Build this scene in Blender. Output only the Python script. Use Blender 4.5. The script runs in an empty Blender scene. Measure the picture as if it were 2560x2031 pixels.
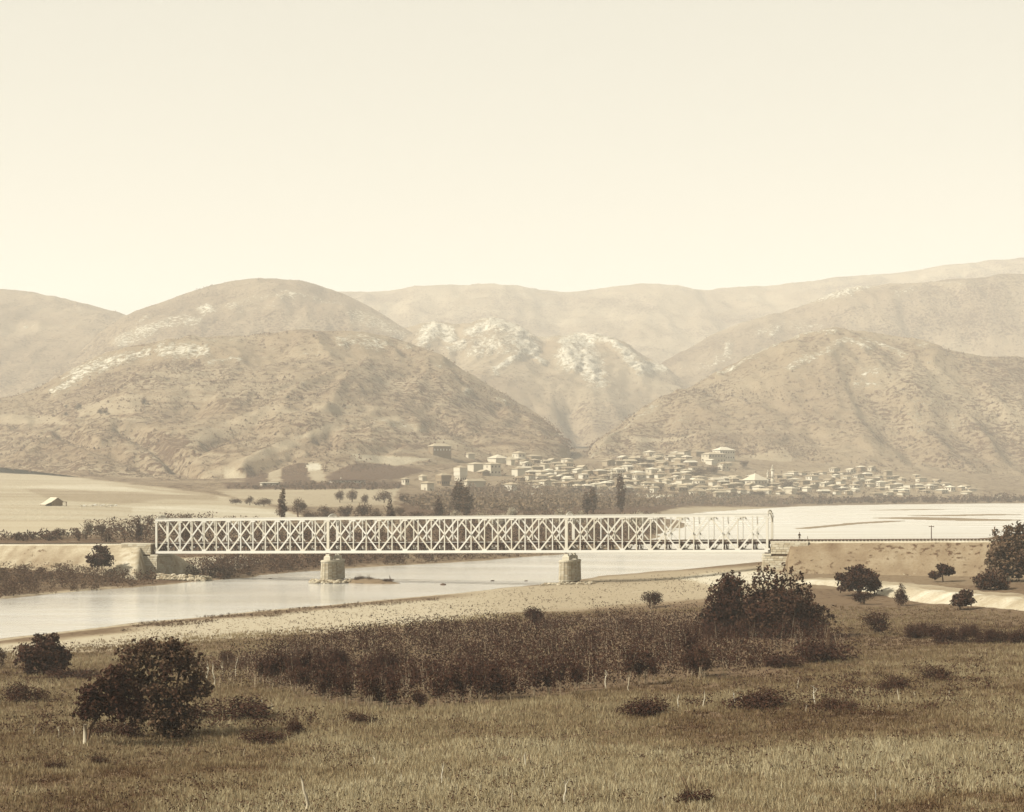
import bpy, math, random
import numpy as np
from mathutils import Vector, Matrix

HAZE_D = 1.38e-4
# ------------------------------------------------------------------ camera, world, sun, exposure
SC = bpy.context.scene
COL = SC.collection
F, HC, YH, PXW = 4700.0, 24.0, 1184.0, 2560.0       # focal length in photo pixels, eye height over the river, horizon row
TINT = (1.0, 0.957, 0.815)                          # warm cream light of the print
SUN_AZ, SUN_EL = (-0.90, -0.436), math.radians(39)

cam = bpy.data.cameras.new('camera'); co = bpy.data.objects.new('camera', cam); COL.objects.link(co)
co.location = (0, 0, HC); co.rotation_euler = (math.radians(90), 0, 0)
cam.sensor_width = 36; cam.lens = F / PXW * 36; cam.shift_y = (YH - 1015.5) / PXW
cam.clip_start = 0.5; cam.clip_end = 20000
SC.camera = co

world = bpy.data.worlds.new('World'); SC.world = world; world.use_nodes = True
wn, wl = world.node_tree.nodes, world.node_tree.links
wn.clear()
sky = wn.new('ShaderNodeTexSky'); sky.sky_type = 'NISHITA'; sky.sun_disc = False
sky.sun_elevation = SUN_EL; sky.sun_rotation = math.atan2(SUN_AZ[0], SUN_AZ[1])
sky.dust_density = 2.5; sky.altitude = 100
bw = wn.new('ShaderNodeRGBToBW'); gm = wn.new('ShaderNodeMath'); gm.operation = 'POWER'; gm.inputs[1].default_value = 0.12
ml = wn.new('ShaderNodeMath'); ml.operation = 'MULTIPLY'; ml.inputs[1].default_value = 2.66
tn = wn.new('ShaderNodeMix'); tn.data_type = 'RGBA'; tn.blend_type = 'MULTIPLY'; tn.inputs[0].default_value = 1
tn.inputs[7].default_value = (*TINT, 1)
bg = wn.new('ShaderNodeBackground'); bg.inputs[1].default_value = 0.12; wo = wn.new('ShaderNodeOutputWorld')
wl.new(sky.outputs[0], bw.inputs[0]); wl.new(bw.outputs[0], gm.inputs[0]); wl.new(gm.outputs[0], ml.inputs[0])
wl.new(ml.outputs[0], tn.inputs[6]); wl.new(tn.outputs[2], bg.inputs[0]); wl.new(bg.outputs[0], wo.inputs[0])

sl = bpy.data.lights.new('sun', 'SUN'); sl.energy = 5.0; sl.angle = math.radians(0.55); sl.color = (1, 0.95, 0.82)
so = bpy.data.objects.new('sun', sl); COL.objects.link(so)
sv = Vector((SUN_AZ[0] * math.cos(SUN_EL), SUN_AZ[1] * math.cos(SUN_EL), math.sin(SUN_EL)))
so.rotation_euler = sv.to_track_quat('Z', 'Y').to_euler(); so.location = sv * 500

vs = SC.view_settings
vs.view_transform = 'Standard'; vs.look = 'None'; vs.gamma = 1; vs.exposure = 0.90; vs.use_curve_mapping = False
SC.render.engine = 'CYCLES'
SC.cycles.max_bounces = 5; SC.cycles.diffuse_bounces = 2; SC.cycles.glossy_bounces = 2
SC.cycles.transmission_bounces = 2; SC.cycles.volume_bounces = 1; SC.cycles.transparent_max_bounces = 6
SC.cycles.use_denoising = True

# ------------------------------------------------------------------ numbers
rng = np.random.default_rng(7)
R = random.Random(11)

def _hash(ix, iy, seed):
    h = (ix.astype(np.int64) * 374761393 + iy.astype(np.int64) * 668265263 + seed * 1442695041) & 0x7fffffff
    h = ((h ^ (h >> 13)) * 1274126177) & 0x7fffffff
    return ((h ^ (h >> 16)) & 0xffff) / 65535.0

def vnoise(x, y, seed=0):
    x = np.asarray(x, float); y = np.asarray(y, float)
    ix = np.floor(x); iy = np.floor(y); fx = x - ix; fy = y - iy
    fx = fx * fx * fx * (fx * (fx * 6 - 15) + 10); fy = fy * fy * fy * (fy * (fy * 6 - 15) + 10)
    a = _hash(ix, iy, seed); b = _hash(ix + 1, iy, seed); c = _hash(ix, iy + 1, seed); d = _hash(ix + 1, iy + 1, seed)
    return (a + (b - a) * fx) * (1 - fy) + (c + (d - c) * fx) * fy

def fbm(x, y, octv=4, seed=0, gain=0.5):
    s = 0; a = 1; t = 0
    for o in range(octv):
        s = s + a * vnoise(x * 2 ** o + 17.3 * o, y * 2 ** o - 9.1 * o, seed + o); t += a; a *= gain
    return s / t * 2 - 1

def sstep(a, b, x):
    t = np.clip((x - a) / (b - a), 0, 1); return t * t * (3 - 2 * t)

def P(px, py, Y):                       # photo pixel at a known distance -> point
    return Vector(((px - 1280) / F * Y, Y, HC - (py - YH) / F * Y))

def water_pt(px, py):                   # photo pixel on the river plane -> (X, Y)
    Y = HC * F / (py - YH); return ((px - 1280) / F * Y, Y)

def poly_inside(x, y, poly):
    ins = np.zeros(x.shape, bool); n = len(poly)
    for i in range(n):
        x0, y0 = poly[i]; x1, y1 = poly[(i + 1) % n]
        if y0 == y1: continue
        c = (y0 > y) != (y1 > y)
        ins ^= c & (x < (x1 - x0) * (y - y0) / (y1 - y0) + x0)
    return ins

def poly_dist(x, y, pts, closed=True):
    d = np.full(x.shape, 1e9); n = len(pts)
    for i in range(n if closed else n - 1):
        x0, y0 = pts[i]; x1, y1 = pts[(i + 1) % n]
        dx, dy = x1 - x0, y1 - y0; L = dx * dx + dy * dy + 1e-9
        t = np.clip(((x - x0) * dx + (y - y0) * dy) / L, 0, 1)
        d = np.minimum(d, np.hypot(x - x0 - t * dx, y - y0 - t * dy))
    return d

# ------------------------------------------------------------------ sepia colours and materials
def lin(c):
    c = c / 255; return c / 12.92 if c <= 0.04045 else ((c + 0.055) / 1.055) ** 2.4
ANCH = []
for c in [(0, 0, 0), (40, 17, 11), (74, 46, 31), (111, 87, 62), (150, 129, 97), (185, 168, 133), (215, 202, 169), (240, 234, 214), (255, 251, 238)]:
    v = [lin(k) / t for k, t in zip(c, TINT)]
    ANCH.append((0.2126 * v[0] + 0.7152 * v[1] + 0.0722 * v[2], v))
ALB = 0.60                                          # print exposure is carried by the view, so surfaces keep modest albedo
ANCH = [(L, [k * ALB for k in v]) for L, v in ANCH]
def sep(L):
    for i in range(len(ANCH) - 1):
        if L <= ANCH[i + 1][0] or i == len(ANCH) - 2:
            a, b = ANCH[i], ANCH[i + 1]; t = (L - a[0]) / (b[0] - a[0])
            return tuple(min(1, max(0, p + (q - p) * t)) for p, q in zip(a[1], b[1])) + (1,)

MATS = {}
def new_mat(name, rough=0.85, spec=0.2):
    m = bpy.data.materials.new(name); m.use_nodes = True; MATS[name] = m
    b = m.node_tree.nodes['Principled BSDF']
    b.inputs['Roughness'].default_value = rough; b.inputs['Specular IOR Level'].default_value = spec
    return m, m.node_tree.nodes, m.node_tree.links, b

def ramp_node(N, Lk, src, dst):
    r = N.new('ShaderNodeValToRGB'); e = r.color_ramp.elements
    while len(e) > 1: e.remove(e[0])
    e[0].position = 0; e[0].color = (*ANCH[0][1], 1)
    for L, c in ANCH[1:]:
        q = e.new(min(1, L)); q.color = (*[min(1, k) for k in c], 1)
    Lk.new(src, r.inputs[0]); Lk.new(r.outputs[0], dst); return r

def math_node(N, Lk, op, a, b=None, clamp=False):
    n = N.new('ShaderNodeMath'); n.operation = op; n.use_clamp = clamp
    for i, v in enumerate((a, b)):
        if v is None: continue
        if hasattr(v, 'links'): Lk.new(v, n.inputs[i])
        else: n.inputs[i].default_value = v
    return n.outputs[0]

def noise_node(N, Lk, scale, detail=4, rough=0.55, coord='Object', stretch=None):
    tc = N.new('ShaderNodeTexCoord'); n = N.new('ShaderNodeTexNoise')
    n.inputs['Scale'].default_value = scale; n.inputs['Detail'].default_value = detail; n.inputs['Roughness'].default_value = rough
    if stretch:
        mp = N.new('ShaderNodeMapping'); mp.inputs['Scale'].default_value = stretch
        Lk.new(tc.outputs[coord], mp.inputs[0]); Lk.new(mp.outputs[0], n.inputs['Vector'])
    else: Lk.new(tc.outputs[coord], n.inputs['Vector'])
    return n.outputs['Fac']

def plain(name, L, var=0.25, scale=3.0, rough=0.85, spec=0.2, bump=0.0, detail=5, stretch=None, per_object=0.0):
    m, N, K, b = new_mat(name, rough, spec)
    f = noise_node(N, K, scale, detail, stretch=stretch)
    v = math_node(N, K, 'MULTIPLY_ADD', f, 2 * var * L); v.node.inputs[2].default_value = L * (1 - var)
    if per_object:
        oi = N.new('ShaderNodeObjectInfo')
        k = math_node(N, K, 'MULTIPLY_ADD', oi.outputs['Random'], per_object * 2); k.node.inputs[2].default_value = 1 - per_object
        v = math_node(N, K, 'MULTIPLY', v, k)
    ramp_node(N, K, v, b.inputs['Base Color'])
    if bump:
        bp = N.new('ShaderNodeBump'); bp.inputs['Strength'].default_value = bump; bp.inputs['Distance'].default_value = 0.05
        K.new(f, bp.inputs['Height']); K.new(bp.outputs[0], b.inputs['Normal'])
    return m

def attr_mat(name, rough=0.9, spec=0.1, var=0.3, scale=0.6, transl=0.0, hue=None):     # L read from the mesh's own 'lum' attribute
    m, N, K, b = new_mat(name, rough, spec)
    at = N.new('ShaderNodeAttribute'); at.attribute_name = 'lum'
    f = noise_node(N, K, scale, 3)
    k = math_node(N, K, 'MULTIPLY_ADD', f, 2 * var); k.node.inputs[2].default_value = 1 - var
    v = math_node(N, K, 'MULTIPLY', at.outputs['Fac'], k)
    oi = N.new('ShaderNodeObjectInfo')
    k2 = math_node(N, K, 'MULTIPLY_ADD', oi.outputs['Random'], 0.5); k2.node.inputs[2].default_value = 0.75
    v = math_node(N, K, 'MULTIPLY', v, k2)
    r = ramp_node(N, K, v, b.inputs['Base Color'])
    if hue:
        mh = N.new('ShaderNodeMix'); mh.data_type = 'RGBA'; mh.blend_type = 'MULTIPLY'; mh.inputs[0].default_value = 1; mh.inputs[7].default_value = (*hue, 1)
        K.new(r.outputs[0], mh.inputs[6]); K.new(mh.outputs[2], b.inputs['Base Color'])
    if transl:
        tr = N.new('ShaderNodeBsdfTranslucent'); K.new(r.outputs[0], tr.inputs[0])
        mx = N.new('ShaderNodeMixShader'); mx.inputs[0].default_value = transl
        out = N['Material Output']; K.new(b.outputs[0], mx.inputs[1]); K.new(tr.outputs[0], mx.inputs[2]); K.new(mx.outputs[0], out.inputs[0])
    return m

def terrain_mat(name, scrub_scale, scrub_L, fine_scale, fine_amt, bump, rock_scale=0.16, low_mix=0.35):
    m, N, K, b = new_mat(name, 0.95, 0.05)
    aL = N.new('ShaderNodeAttribute'); aL.attribute_name = 'lum'
    aS = N.new('ShaderNodeAttribute'); aS.attribute_name = 'scrub'
    aR = N.new('ShaderNodeAttribute'); aR.attribute_name = 'rock'
    n1 = noise_node(N, K, scrub_scale, 4, 0.6)
    n2 = noise_node(N, K, fine_scale, 4, 0.7)
    n3 = noise_node(N, K, scrub_scale * 0.09, 3, 0.6)
    n4 = noise_node(N, K, rock_scale, 6, 0.68, stretch=(1, 1, 1.8))
    # scrub where the noise passes a threshold set by the local density
    th = math_node(N, K, 'SUBTRACT', 0.80, math_node(N, K, 'MULTIPLY', aS.outputs['Fac'], 0.50))
    n13 = math_node(N, K, 'ADD', n1, math_node(N, K, 'MULTIPLY', math_node(N, K, 'SUBTRACT', n3, 0.5), low_mix))
    df = math_node(N, K, 'MULTIPLY', math_node(N, K, 'SUBTRACT', n13, th), 9.0, True)
    k = math_node(N, K, 'MULTIPLY_ADD', n2, 2 * fine_amt); k.node.inputs[2].default_value = 1 - fine_amt
    base = math_node(N, K, 'MULTIPLY', aL.outputs['Fac'], k)
    sc = math_node(N, K, 'MULTIPLY', k, scrub_L)
    mx = N.new('ShaderNodeMix'); K.new(df, mx.inputs[0]); K.new(base, mx.inputs[2]); K.new(sc, mx.inputs[3])
    # bare rock breaks through in crags
    n4c = math_node(N, K, 'MULTIPLY_ADD', n4, 2.4); n4c.node.inputs[2].default_value = -0.7
    rf = math_node(N, K, 'MULTIPLY', math_node(N, K, 'SUBTRACT', math_node(N, K, 'ADD', n4c, math_node(N, K, 'MULTIPLY', aR.outputs['Fac'], 0.50)), 0.86), 3.5, True)
    rk = math_node(N, K, 'MULTIPLY', k, 0.66)
    m2 = N.new('ShaderNodeMix'); K.new(rf, m2.inputs[0]); K.new(mx.outputs[0], m2.inputs[2]); K.new(rk, m2.inputs[3])
    ramp_node(N, K, m2.outputs[0], b.inputs['Base Color'])
    bp = N.new('ShaderNodeBump'); bp.inputs['Strength'].default_value = 0.8; bp.inputs['Distance'].default_value = bump
    hs = math_node(N, K, 'ADD', n2, math_node(N, K, 'MULTIPLY', df, 0.8))
    hs = math_node(N, K, 'ADD', hs, math_node(N, K, 'MULTIPLY', rf, math_node(N, K, 'MULTIPLY', n4, 2.2)))
    K.new(hs, bp.inputs['Height']); K.new(bp.outputs[0], b.inputs['Normal'])
    return m

# ------------------------------------------------------------------ object helpers
def tag(o, label=None, cat=None, group=None, kind=None):
    if label: o['label'] = label
    if cat: o['category'] = cat
    if group: o['group'] = group
    if kind: o['kind'] = kind
    return o

def link(o, parent=None):
    COL.objects.link(o)
    if parent is not None: o.parent = parent
    return o

def empty(name, loc=(0, 0, 0), rz=0, scale=(1, 1, 1)):
    o = bpy.data.objects.new(name, None); o.location = loc; o.rotation_euler = (0, 0, rz); o.scale = scale
    o.empty_display_size = 0.5
    return link(o)

def mesh_np(name, V, Fc, mat=None, smooth=False, attrs=None):
    """V (n,3), Fc (m,k) same-size faces"""
    V = np.asarray(V, np.float32); Fc = np.asarray(Fc, np.int32)
    me = bpy.data.meshes.new(name)
    k = Fc.shape[1]
    me.vertices.add(len(V)); me.vertices.foreach_set('co', V.ravel())
    me.loops.add(Fc.size); me.loops.foreach_set('vertex_index', Fc.ravel())
    me.polygons.add(len(Fc)); me.polygons.foreach_set('loop_start', np.arange(len(Fc), dtype=np.int32) * k)
    me.update(calc_edges=True); me.validate()
    if smooth: me.polygons.foreach_set('use_smooth', np.ones(len(me.polygons), bool))
    for an, av in (attrs or {}).items():
        a = me.attributes.new(an, 'FLOAT', 'POINT'); a.data.foreach_set('value', np.asarray(av, np.float32))
    if mat: me.materials.append(MATS[mat])
    return me

class MB:                                # collects quads and triangles of one part
    def __init__(s): s.v = []; s.f = []
    def box(s, x0, x1, y0, y1, z0, z1):
        n = len(s.v); s.v += [(x0, y0, z0), (x1, y0, z0), (x1, y1, z0), (x0, y1, z0), (x0, y0, z1), (x1, y0, z1), (x1, y1, z1), (x0, y1, z1)]
        s.f += [(n, n + 3, n + 2, n + 1), (n + 4, n + 5, n + 6, n + 7), (n, n + 1, n + 5, n + 4), (n + 1, n + 2, n + 6, n + 5), (n + 2, n + 3, n + 7, n + 6), (n + 3, n, n + 4, n + 7)]
        return s
    def bar(s, a, b, w, h, up=(0, 0, 1)):
        a = Vector(a); b = Vector(b); d = (b - a).normalized(); up = Vector(up)
        x = d.cross(up)
        if x.length < 1e-4: x = d.cross(Vector((0, 1, 0)))
        x.normalize(); y = x.cross(d)
        n = len(s.v)
        for p in (a, b):
            for i, j in ((-1, -1), (1, -1), (1, 1), (-1, 1)): s.v.append(tuple(p + x * (i * w / 2) + y * (j * h / 2)))
        s.f += [(n, n + 1, n + 2, n + 3), (n + 7, n + 6, n + 5, n + 4)] + [(n + i, n + 4 + i, n + 4 + (i + 1) % 4, n + (i + 1) % 4) for i in range(4)]
        return s
    def tube(s, pts, radii, seg=6):
        n = len(s.v)
        for i, p in enumerate(pts):
            p = Vector(p); q = Vector(pts[min(i + 1, len(pts) - 1)]) - Vector(pts[max(i - 1, 0)]); q.normalize()
            x = q.cross(Vector((0.13, 0.97, 0.2))); x.normalize(); y = q.cross(x)
            for k in range(seg):
                a = 2 * math.pi * k / seg; s.v.append(tuple(p + (x * math.cos(a) + y * math.sin(a)) * radii[i]))
        for i in range(len(pts) - 1):
            for k in range(seg):
                k2 = (k + 1) % seg; s.f.append((n + i * seg + k, n + i * seg + k2, n + (i + 1) * seg + k2, n + (i + 1) * seg + k))
        s.f.append(tuple(n + k for k in range(seg))); s.f.append(tuple(n + (len(pts) - 1) * seg + seg - 1 - k for k in range(seg)))
        return s
    def lathe(s, prof, seg=12, cx=0, cy=0):
        n = len(s.v)
        for r, z in prof:
            for k in range(seg):
                a = 2 * math.pi * k / seg; s.v.append((cx + r * math.cos(a), cy + r * math.sin(a), z))
        for i in range(len(prof) - 1):
            for k in range(seg):
                k2 = (k + 1) % seg; s.f.append((n + i * seg + k, n + i * seg + k2, n + (i + 1) * seg + k2, n + (i + 1) * seg + k))
        s.f.append(tuple(n + k for k in range(seg))[::-1]); s.f.append(tuple(n + (len(prof) - 1) * seg + k for k in range(seg)))
        return s
    def poly(s, pts):
        n = len(s.v); s.v += [tuple(p) for p in pts]; s.f.append(tuple(range(n, n + len(pts)))); return s
    def mesh(s, name, mat, smooth=False):
        me = bpy.data.meshes.new(name); me.from_pydata(s.v, [], s.f); me.update()
        if smooth: me.polygons.foreach_set('use_smooth', [True] * len(me.polygons))
        me.materials.append(MATS[mat]); return me
    def build(s, name, mat, parent=None, smooth=False):
        return link(bpy.data.objects.new(name, s.mesh(name, mat, smooth)), parent)

def add(name, me, parent=None, loc=(0, 0, 0), rz=0, scale=(1, 1, 1)):
    o = bpy.data.objects.new(name, me); o.location = loc; o.rotation_euler = (0, 0, rz); o.scale = scale
    return link(o, parent)

def bevel_cube(name, mat, b=0.06):       # unit block (1 x 1 x 1) with chamfered edges
    v = []; 
    for sx in (-1, 1):
        for sy in (-1, 1):
            for sz in (-1, 1):
                for ax in range(3):
                    c = [sx * (0.5 - b), sy * (0.5 - b), sz * (0.5 - b)]; c[ax] = (sx, sy, sz)[ax] * 0.5; v.append(c)
    import bmesh
    bm = bmesh.new(); [bm.verts.new(c) for c in v]; bmesh.ops.convex_hull(bm, input=bm.verts)
    me = bpy.data.meshes.new(name); bm.to_mesh(me); bm.free(); me.materials.append(MATS[mat]); return me

# ------------------------------------------------------------------ materials
terrain_mat('ground_earth', 0.9, 0.075, 1.8, 0.40, 0.15, low_mix=0.18)
terrain_mat('hill_scrub', 0.17, 0.085, 0.45, 0.35, 1.6)
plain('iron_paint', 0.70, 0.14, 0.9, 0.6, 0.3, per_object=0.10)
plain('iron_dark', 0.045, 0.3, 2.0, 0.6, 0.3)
plain('timber_dark', 0.06, 0.4, 4.0, 0.9)
plain('rail_steel', 0.12, 0.2, 4.0, 0.45, 0.5)
plain('masonry', 0.50, 0.25, 1.6, 0.9, 0.1, 0.4, per_object=0.22)
plain('masonry_core', 0.16, 0.3, 3.0, 0.95, 0.1)
plain('ashlar_cap', 0.62, 0.12, 2.0, 0.9, 0.1)
plain('rock', 0.42, 0.35, 1.2, 0.95, 0.1, 0.5, per_object=0.35)
plain('ballast', 0.50, 0.3, 6.0, 0.95, 0.1)
plain('bark', 0.10, 0.4, 6.0, 0.95, 0.1, stretch=(1, 1, 0.2))
plain('pale_stem', 0.55, 0.3, 8.0, 0.9, 0.1, per_object=0.2)
plain('dull_stem', 0.30, 0.3, 8.0, 0.9, 0.1)
plain('wall_white', 0.58, 0.10, 0.35, 0.95, 0.1, per_object=0.12)
plain('wall_mud', 0.26, 0.2, 0.4, 0.95, 0.1, per_object=0.25)
plain('roof_tile', 0.34, 0.25, 0.6, 0.95, 0.1, per_object=0.28)
plain('roof_pale', 0.58, 0.12, 0.5, 0.95, 0.1, per_object=0.1)
plain('window_dark', 0.035, 0.2, 1.0, 0.35, 0.5)
plain('window_pale', 0.70, 0.1, 1.0, 0.8)
plain('timber_wall', 0.22, 0.3, 1.5, 0.9, stretch=(1, 1, 0.1))
plain('cloth_dark', 0.02, 0.3, 5.0, 0.95)
plain('skin', 0.26, 0.1, 5.0, 0.7)
plain('wool', 0.62, 0.2, 5.0, 0.98, per_object=0.25)
attr_mat('leaf_dark', 0.8, 0.08, 0.35, 0.5, 0.15)
attr_mat('leaf_mid', 0.85, 0.08, 0.35, 0.3, 0.2)
attr_mat('grass_blades', 0.9, 0.08, 0.35, 0.25, 0.25, hue=(1.03, 1.0, 0.84))

m, N, K, b = new_mat('river_water', 0.16, 0.5)                   # silty, slow water: pale body, broken mirror on top
b.inputs['IOR'].default_value = 1.33
f1 = noise_node(N, K, 0.06, 6, 0.65, stretch=(0.22, 1.7, 1))
v = math_node(N, K, 'MULTIPLY_ADD', f1, 0.44); v.node.inputs[2].default_value = 0.52
ramp_node(N, K, v, b.inputs['Base Color'])
f2 = noise_node(N, K, 0.55, 4, 0.6, stretch=(0.6, 1.5, 1))
bp = N.new('ShaderNodeBump'); bp.inputs['Strength'].default_value = 0.7; bp.inputs['Distance'].default_value = 0.10
K.new(f2, bp.inputs['Height']); K.new(bp.outputs[0], b.inputs['Normal'])
rr = math_node(N, K, 'MULTIPLY_ADD', noise_node(N, K, 0.025, 3, 0.6, stretch=(0.4, 2.0, 1)), 0.20); rr.node.inputs[2].default_value = 0.02
tcw = N.new('ShaderNodeTexCoord'); sxw = N.new('ShaderNodeSeparateXYZ'); K.new(tcw.outputs['Object'], sxw.inputs[0])     # the broad upstream reach is wind-ruffled
mrw = N.new('ShaderNodeMapRange'); mrw.inputs[1].default_value = 420; mrw.inputs[2].default_value = 900; mrw.inputs[3].default_value = 0.0; mrw.inputs[4].default_value = 0.15; K.new(sxw.outputs[1], mrw.inputs[0])
rr = math_node(N, K, 'ADD', rr, mrw.outputs[0])
K.new(rr, b.inputs['Roughness'])

# ------------------------------------------------------------------ the river's plan
NEAR = [(-900, 1760), (-300, 1645), (0, 1600), (200, 1576), (400, 1553), (650, 1528), (900, 1506), (1100, 1489), (1250, 1473), (1340, 1463), (1420, 1456), (1500, 1441), (1650, 1429), (1800, 1421), (1900, 1414), (2000, 1394), (2200, 1364), (2400, 1350), (2480, 1343), (2700, 1328), (3300, 1300)]
FAR = [(3300, 1258), (2540, 1259), (2300, 1261), (2150, 1263), (2000, 1266), (1880, 1273), (1760, 1281), (1690, 1288), (1665, 1296), (1700, 1303), (1730, 1311), (1690, 1322), (1645, 1336), (1628, 1350), (1540, 1371), (1400, 1387), (1130, 1406), (900, 1418), (800, 1426), (700, 1434), (560, 1449), (470, 1456), (380, 1464), (200, 1478), (0, 1497), (-300, 1525), (-900, 1590)]
RIVER = [water_pt(*p) for p in NEAR] + [water_pt(*p) for p in FAR]

# ------------------------------------------------------------------ ground heights
CP = []
def cp(px, Y, z): CP.append((px, Y, z))
def cpp(px, py, Y): CP.append((px, Y, HC - (py - YH) / F * Y))
for px, z in ((-900, 6.2), (0, 6.5), (1280, 6.6), (2560, 7.3), (3400, 7.7)): cp(px, 90, z)
for px, z in ((-900, 3.8), (0, 4.2), (700, 4.4), (1280, 4.7), (2000, 5.6), (2560, 6.3), (3400, 6.9)): cp(px, 150, z)
for px, z in ((-300, 1.6), (0, 1.9), (700, 2.5), (1280, 3.1), (2000, 3.9), (2560, 4.4), (3400, 5.0)): cp(px, 210, z)
for px, z in ((0, .5), (600, 1.0), (1000, 1.5), (1280, 2.0), (1600, 2.6), (2000, 3.0), (2300, 3.0)): cp(px, 260, z)
for px, Y, z in ((2545, 245, 3.4), (2900, 225, 4.0), (2250, 296, 2.4), (2545, 270, 2.5), (2000, 318, 2.9), (2000, 368, 4.3), (2250, 345, 4.2), (2545, 315, 4.2), (2900, 300, 4.4), (3300, 280, 4.6)): cp(px, Y, z)
for px, z in ((500, .2), (1000, .9), (1280, 1.3), (1600, 2.0), (1850, 3.0)): cp(px, 310, z)
for px, z in ((1280, .6), (1500, 1.3), (1750, 2.8), (1930, 4.2)): cp(px, 350, z)
for px, z in ((1410, .9), (1600, 1.4), (1800, 3.0), (1930, 4.7), (2200, 4.3), (2540, 4.3)): cp(px, 388, z)
for px, z in ((1700, 1.0), (1950, 3), (2300, 3.6), (2700, 4.0)): cp(px, 445, z)
for px, Y, z in ((-900, 400, 2), (-300, 405, 1.8), (0, 405, 1.3), (100, 430, 2.1), (250, 432, 1.9), (350, 438, .9), (-300, 480, 5.2), (0, 480, 4.8), (200, 480, 4.4), (400, 485, 3), (700, 520, 2.2), (1000, 570, 2), (1300, 640, 2), (1500, 700, 1.6), (1600, 760, .8)): cp(px, Y, z)
for px, py, Y in ((-900, 1290, 600), (0, 1310, 600), (300, 1312, 600), (600, 1322, 640), (130, 1268, 760), (-500, 1262, 760), (500, 1292, 720), (800, 1300, 740), (1100, 1296, 800), (1400, 1300, 820), (1560, 1296, 900),
                  (0, 1240, 1000), (300, 1243, 1000), (600, 1256, 950), (900, 1264, 950), (1300, 1262, 1080), (1500, 1264, 1100), (1640, 1266, 1180), (0, 1212, 1300), (300, 1214, 1300), (620, 1212, 1320), (850, 1214, 1280), (-600, 1205, 1300),
                  (1100, 1226, 1330), (1250, 1226, 1360), (1450, 1232, 1400), (1600, 1240, 1420), (1800, 1246, 1470), (2000, 1253, 1510), (2300, 1253, 1570), (2560, 1252, 1600), (3200, 1250, 1650),
                  (1100, 1190, 1520), (1300, 1196, 1560), (1500, 1200, 1580), (1700, 1205, 1620), (1950, 1218, 1660), (2200, 1226, 1680), (2500, 1232, 1720), (3200, 1232, 1760),
                  (0, 1190, 1560), (400, 1196, 1520), (700, 1185, 1500), (900, 1172, 1520), (1080, 1150, 1700), (1300, 1158, 1760), (1500, 1168, 1760), (1700, 1158, 1780), (1850, 1168, 1800), (2100, 1186, 1800), (2400, 1205, 1800), (3200, 1215, 1850),
                  (0, 1160, 2000), (500, 1150, 2000), (1000, 1130, 2000), (1300, 1135, 2050), (1500, 1140, 2100), (1800, 1130, 2050), (2200, 1155, 2050), (2600, 1180, 2050), (3200, 1185, 2050), (-900, 1160, 2000)):
    cpp(px, py, Y)
_c = np.array(CP, float); CU = (_c[:, 0] - 1280) / F * 3.2; CV = np.log(_c[:, 1]); CZ = _c[:, 2]
def _tk(r2): return 0.5 * r2 * np.log(r2 + 1e-12)
_n = len(CU); _A = np.zeros((_n + 3, _n + 3))
_A[:_n, :_n] = _tk((CU[:, None] - CU) ** 2 + (CV[:, None] - CV) ** 2) + np.eye(_n) * 2e-3
_A[:_n, _n:] = np.stack([np.ones(_n), CU, CV], 1); _A[_n:, :_n] = _A[:_n, _n:].T
TW = np.linalg.solve(_A, np.concatenate([CZ, [0, 0, 0]]))

def road_line():                          # crest of the pale earth bank, on the ground
    return [((px - 1280) / F * Y, Y) for px, Y in ((1940, 349), (2120, 340), (2250, 322), (2400, 304), (2545, 291), (2900, 272))]
ROAD = road_line()

def gz(X, Y, rough=True):
    X = np.asarray(X, float); Y = np.asarray(Y, float)
    Yc = np.maximum(Y, 90); u = X / Yc * 3.2; v = np.log(Yc)
    z = TW[_n] + TW[_n + 1] * u + TW[_n + 2] * v
    for i in range(_n): z = z + TW[i] * _tk((u - CU[i]) ** 2 + (v - CV[i]) ** 2)
    z = z + np.clip(90 - Y, 0, 90) * (15.8 / 90)
    # river bed / banks
    ins = poly_inside(X, Y, RIVER); d = poly_dist(X, Y, RIVER)
    wob = fbm(X * 0.06, Y * 0.06, 3, 5) * 2.5
    sd = np.where(ins, -d, d) + wob * np.clip(Y / 400, .5, 3)
    bank = np.maximum(z, 0.06 + 0.012 * np.clip(sd, 0, 60))
    k = sstep(0, 14, sd)
    land = bank * k + np.minimum(bank, 0.06 + 0.05 * np.clip(sd, 0, 30)) * (1 - k)
    z = np.where(sd > 0, land, np.maximum(-2.2, 0.06 + sd * 0.10))
    # shoals showing in the upstream reach
    for (a, bq, wd, hh) in SHOALS:
        dd = poly_dist(X, Y, [a, bq], False)
        z = np.maximum(z, np.where(dd < wd, 0.10 * (1 - (dd / wd) ** 2) + 0.03 * fbm(X * .03, Y * .03, 3, 9) - 0.01, -9))
    if rough:
        near = np.clip((420 - Y) / 200, 0, 1) * np.clip(sd / 30, 0, 1)
        z = z + near * (fbm(X * 0.09, Y * 0.09, 4, 21) * 0.45 + fbm(X * 0.5, Y * 0.5, 3, 31) * 0.10)
        far = np.clip((Y - 560) / 300, 0, 1) * np.clip(sd / 60, 0, 1)
        z = z + far * fbm(X * 0.012, Y * 0.012, 4, 41) * 1.2
    return z
SHOALS = [(water_pt(2005, 1322), water_pt(2140, 1309), 5, 0), (water_pt(2140, 1309), water_pt(2240, 1303), 7, 0),
          (water_pt(2300, 1296), water_pt(2430, 1300), 26, 0), (water_pt(2330, 1290), water_pt(2500, 1287), 16, 0), (water_pt(2210, 1276), water_pt(2330, 1274), 12, 0)]

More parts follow.
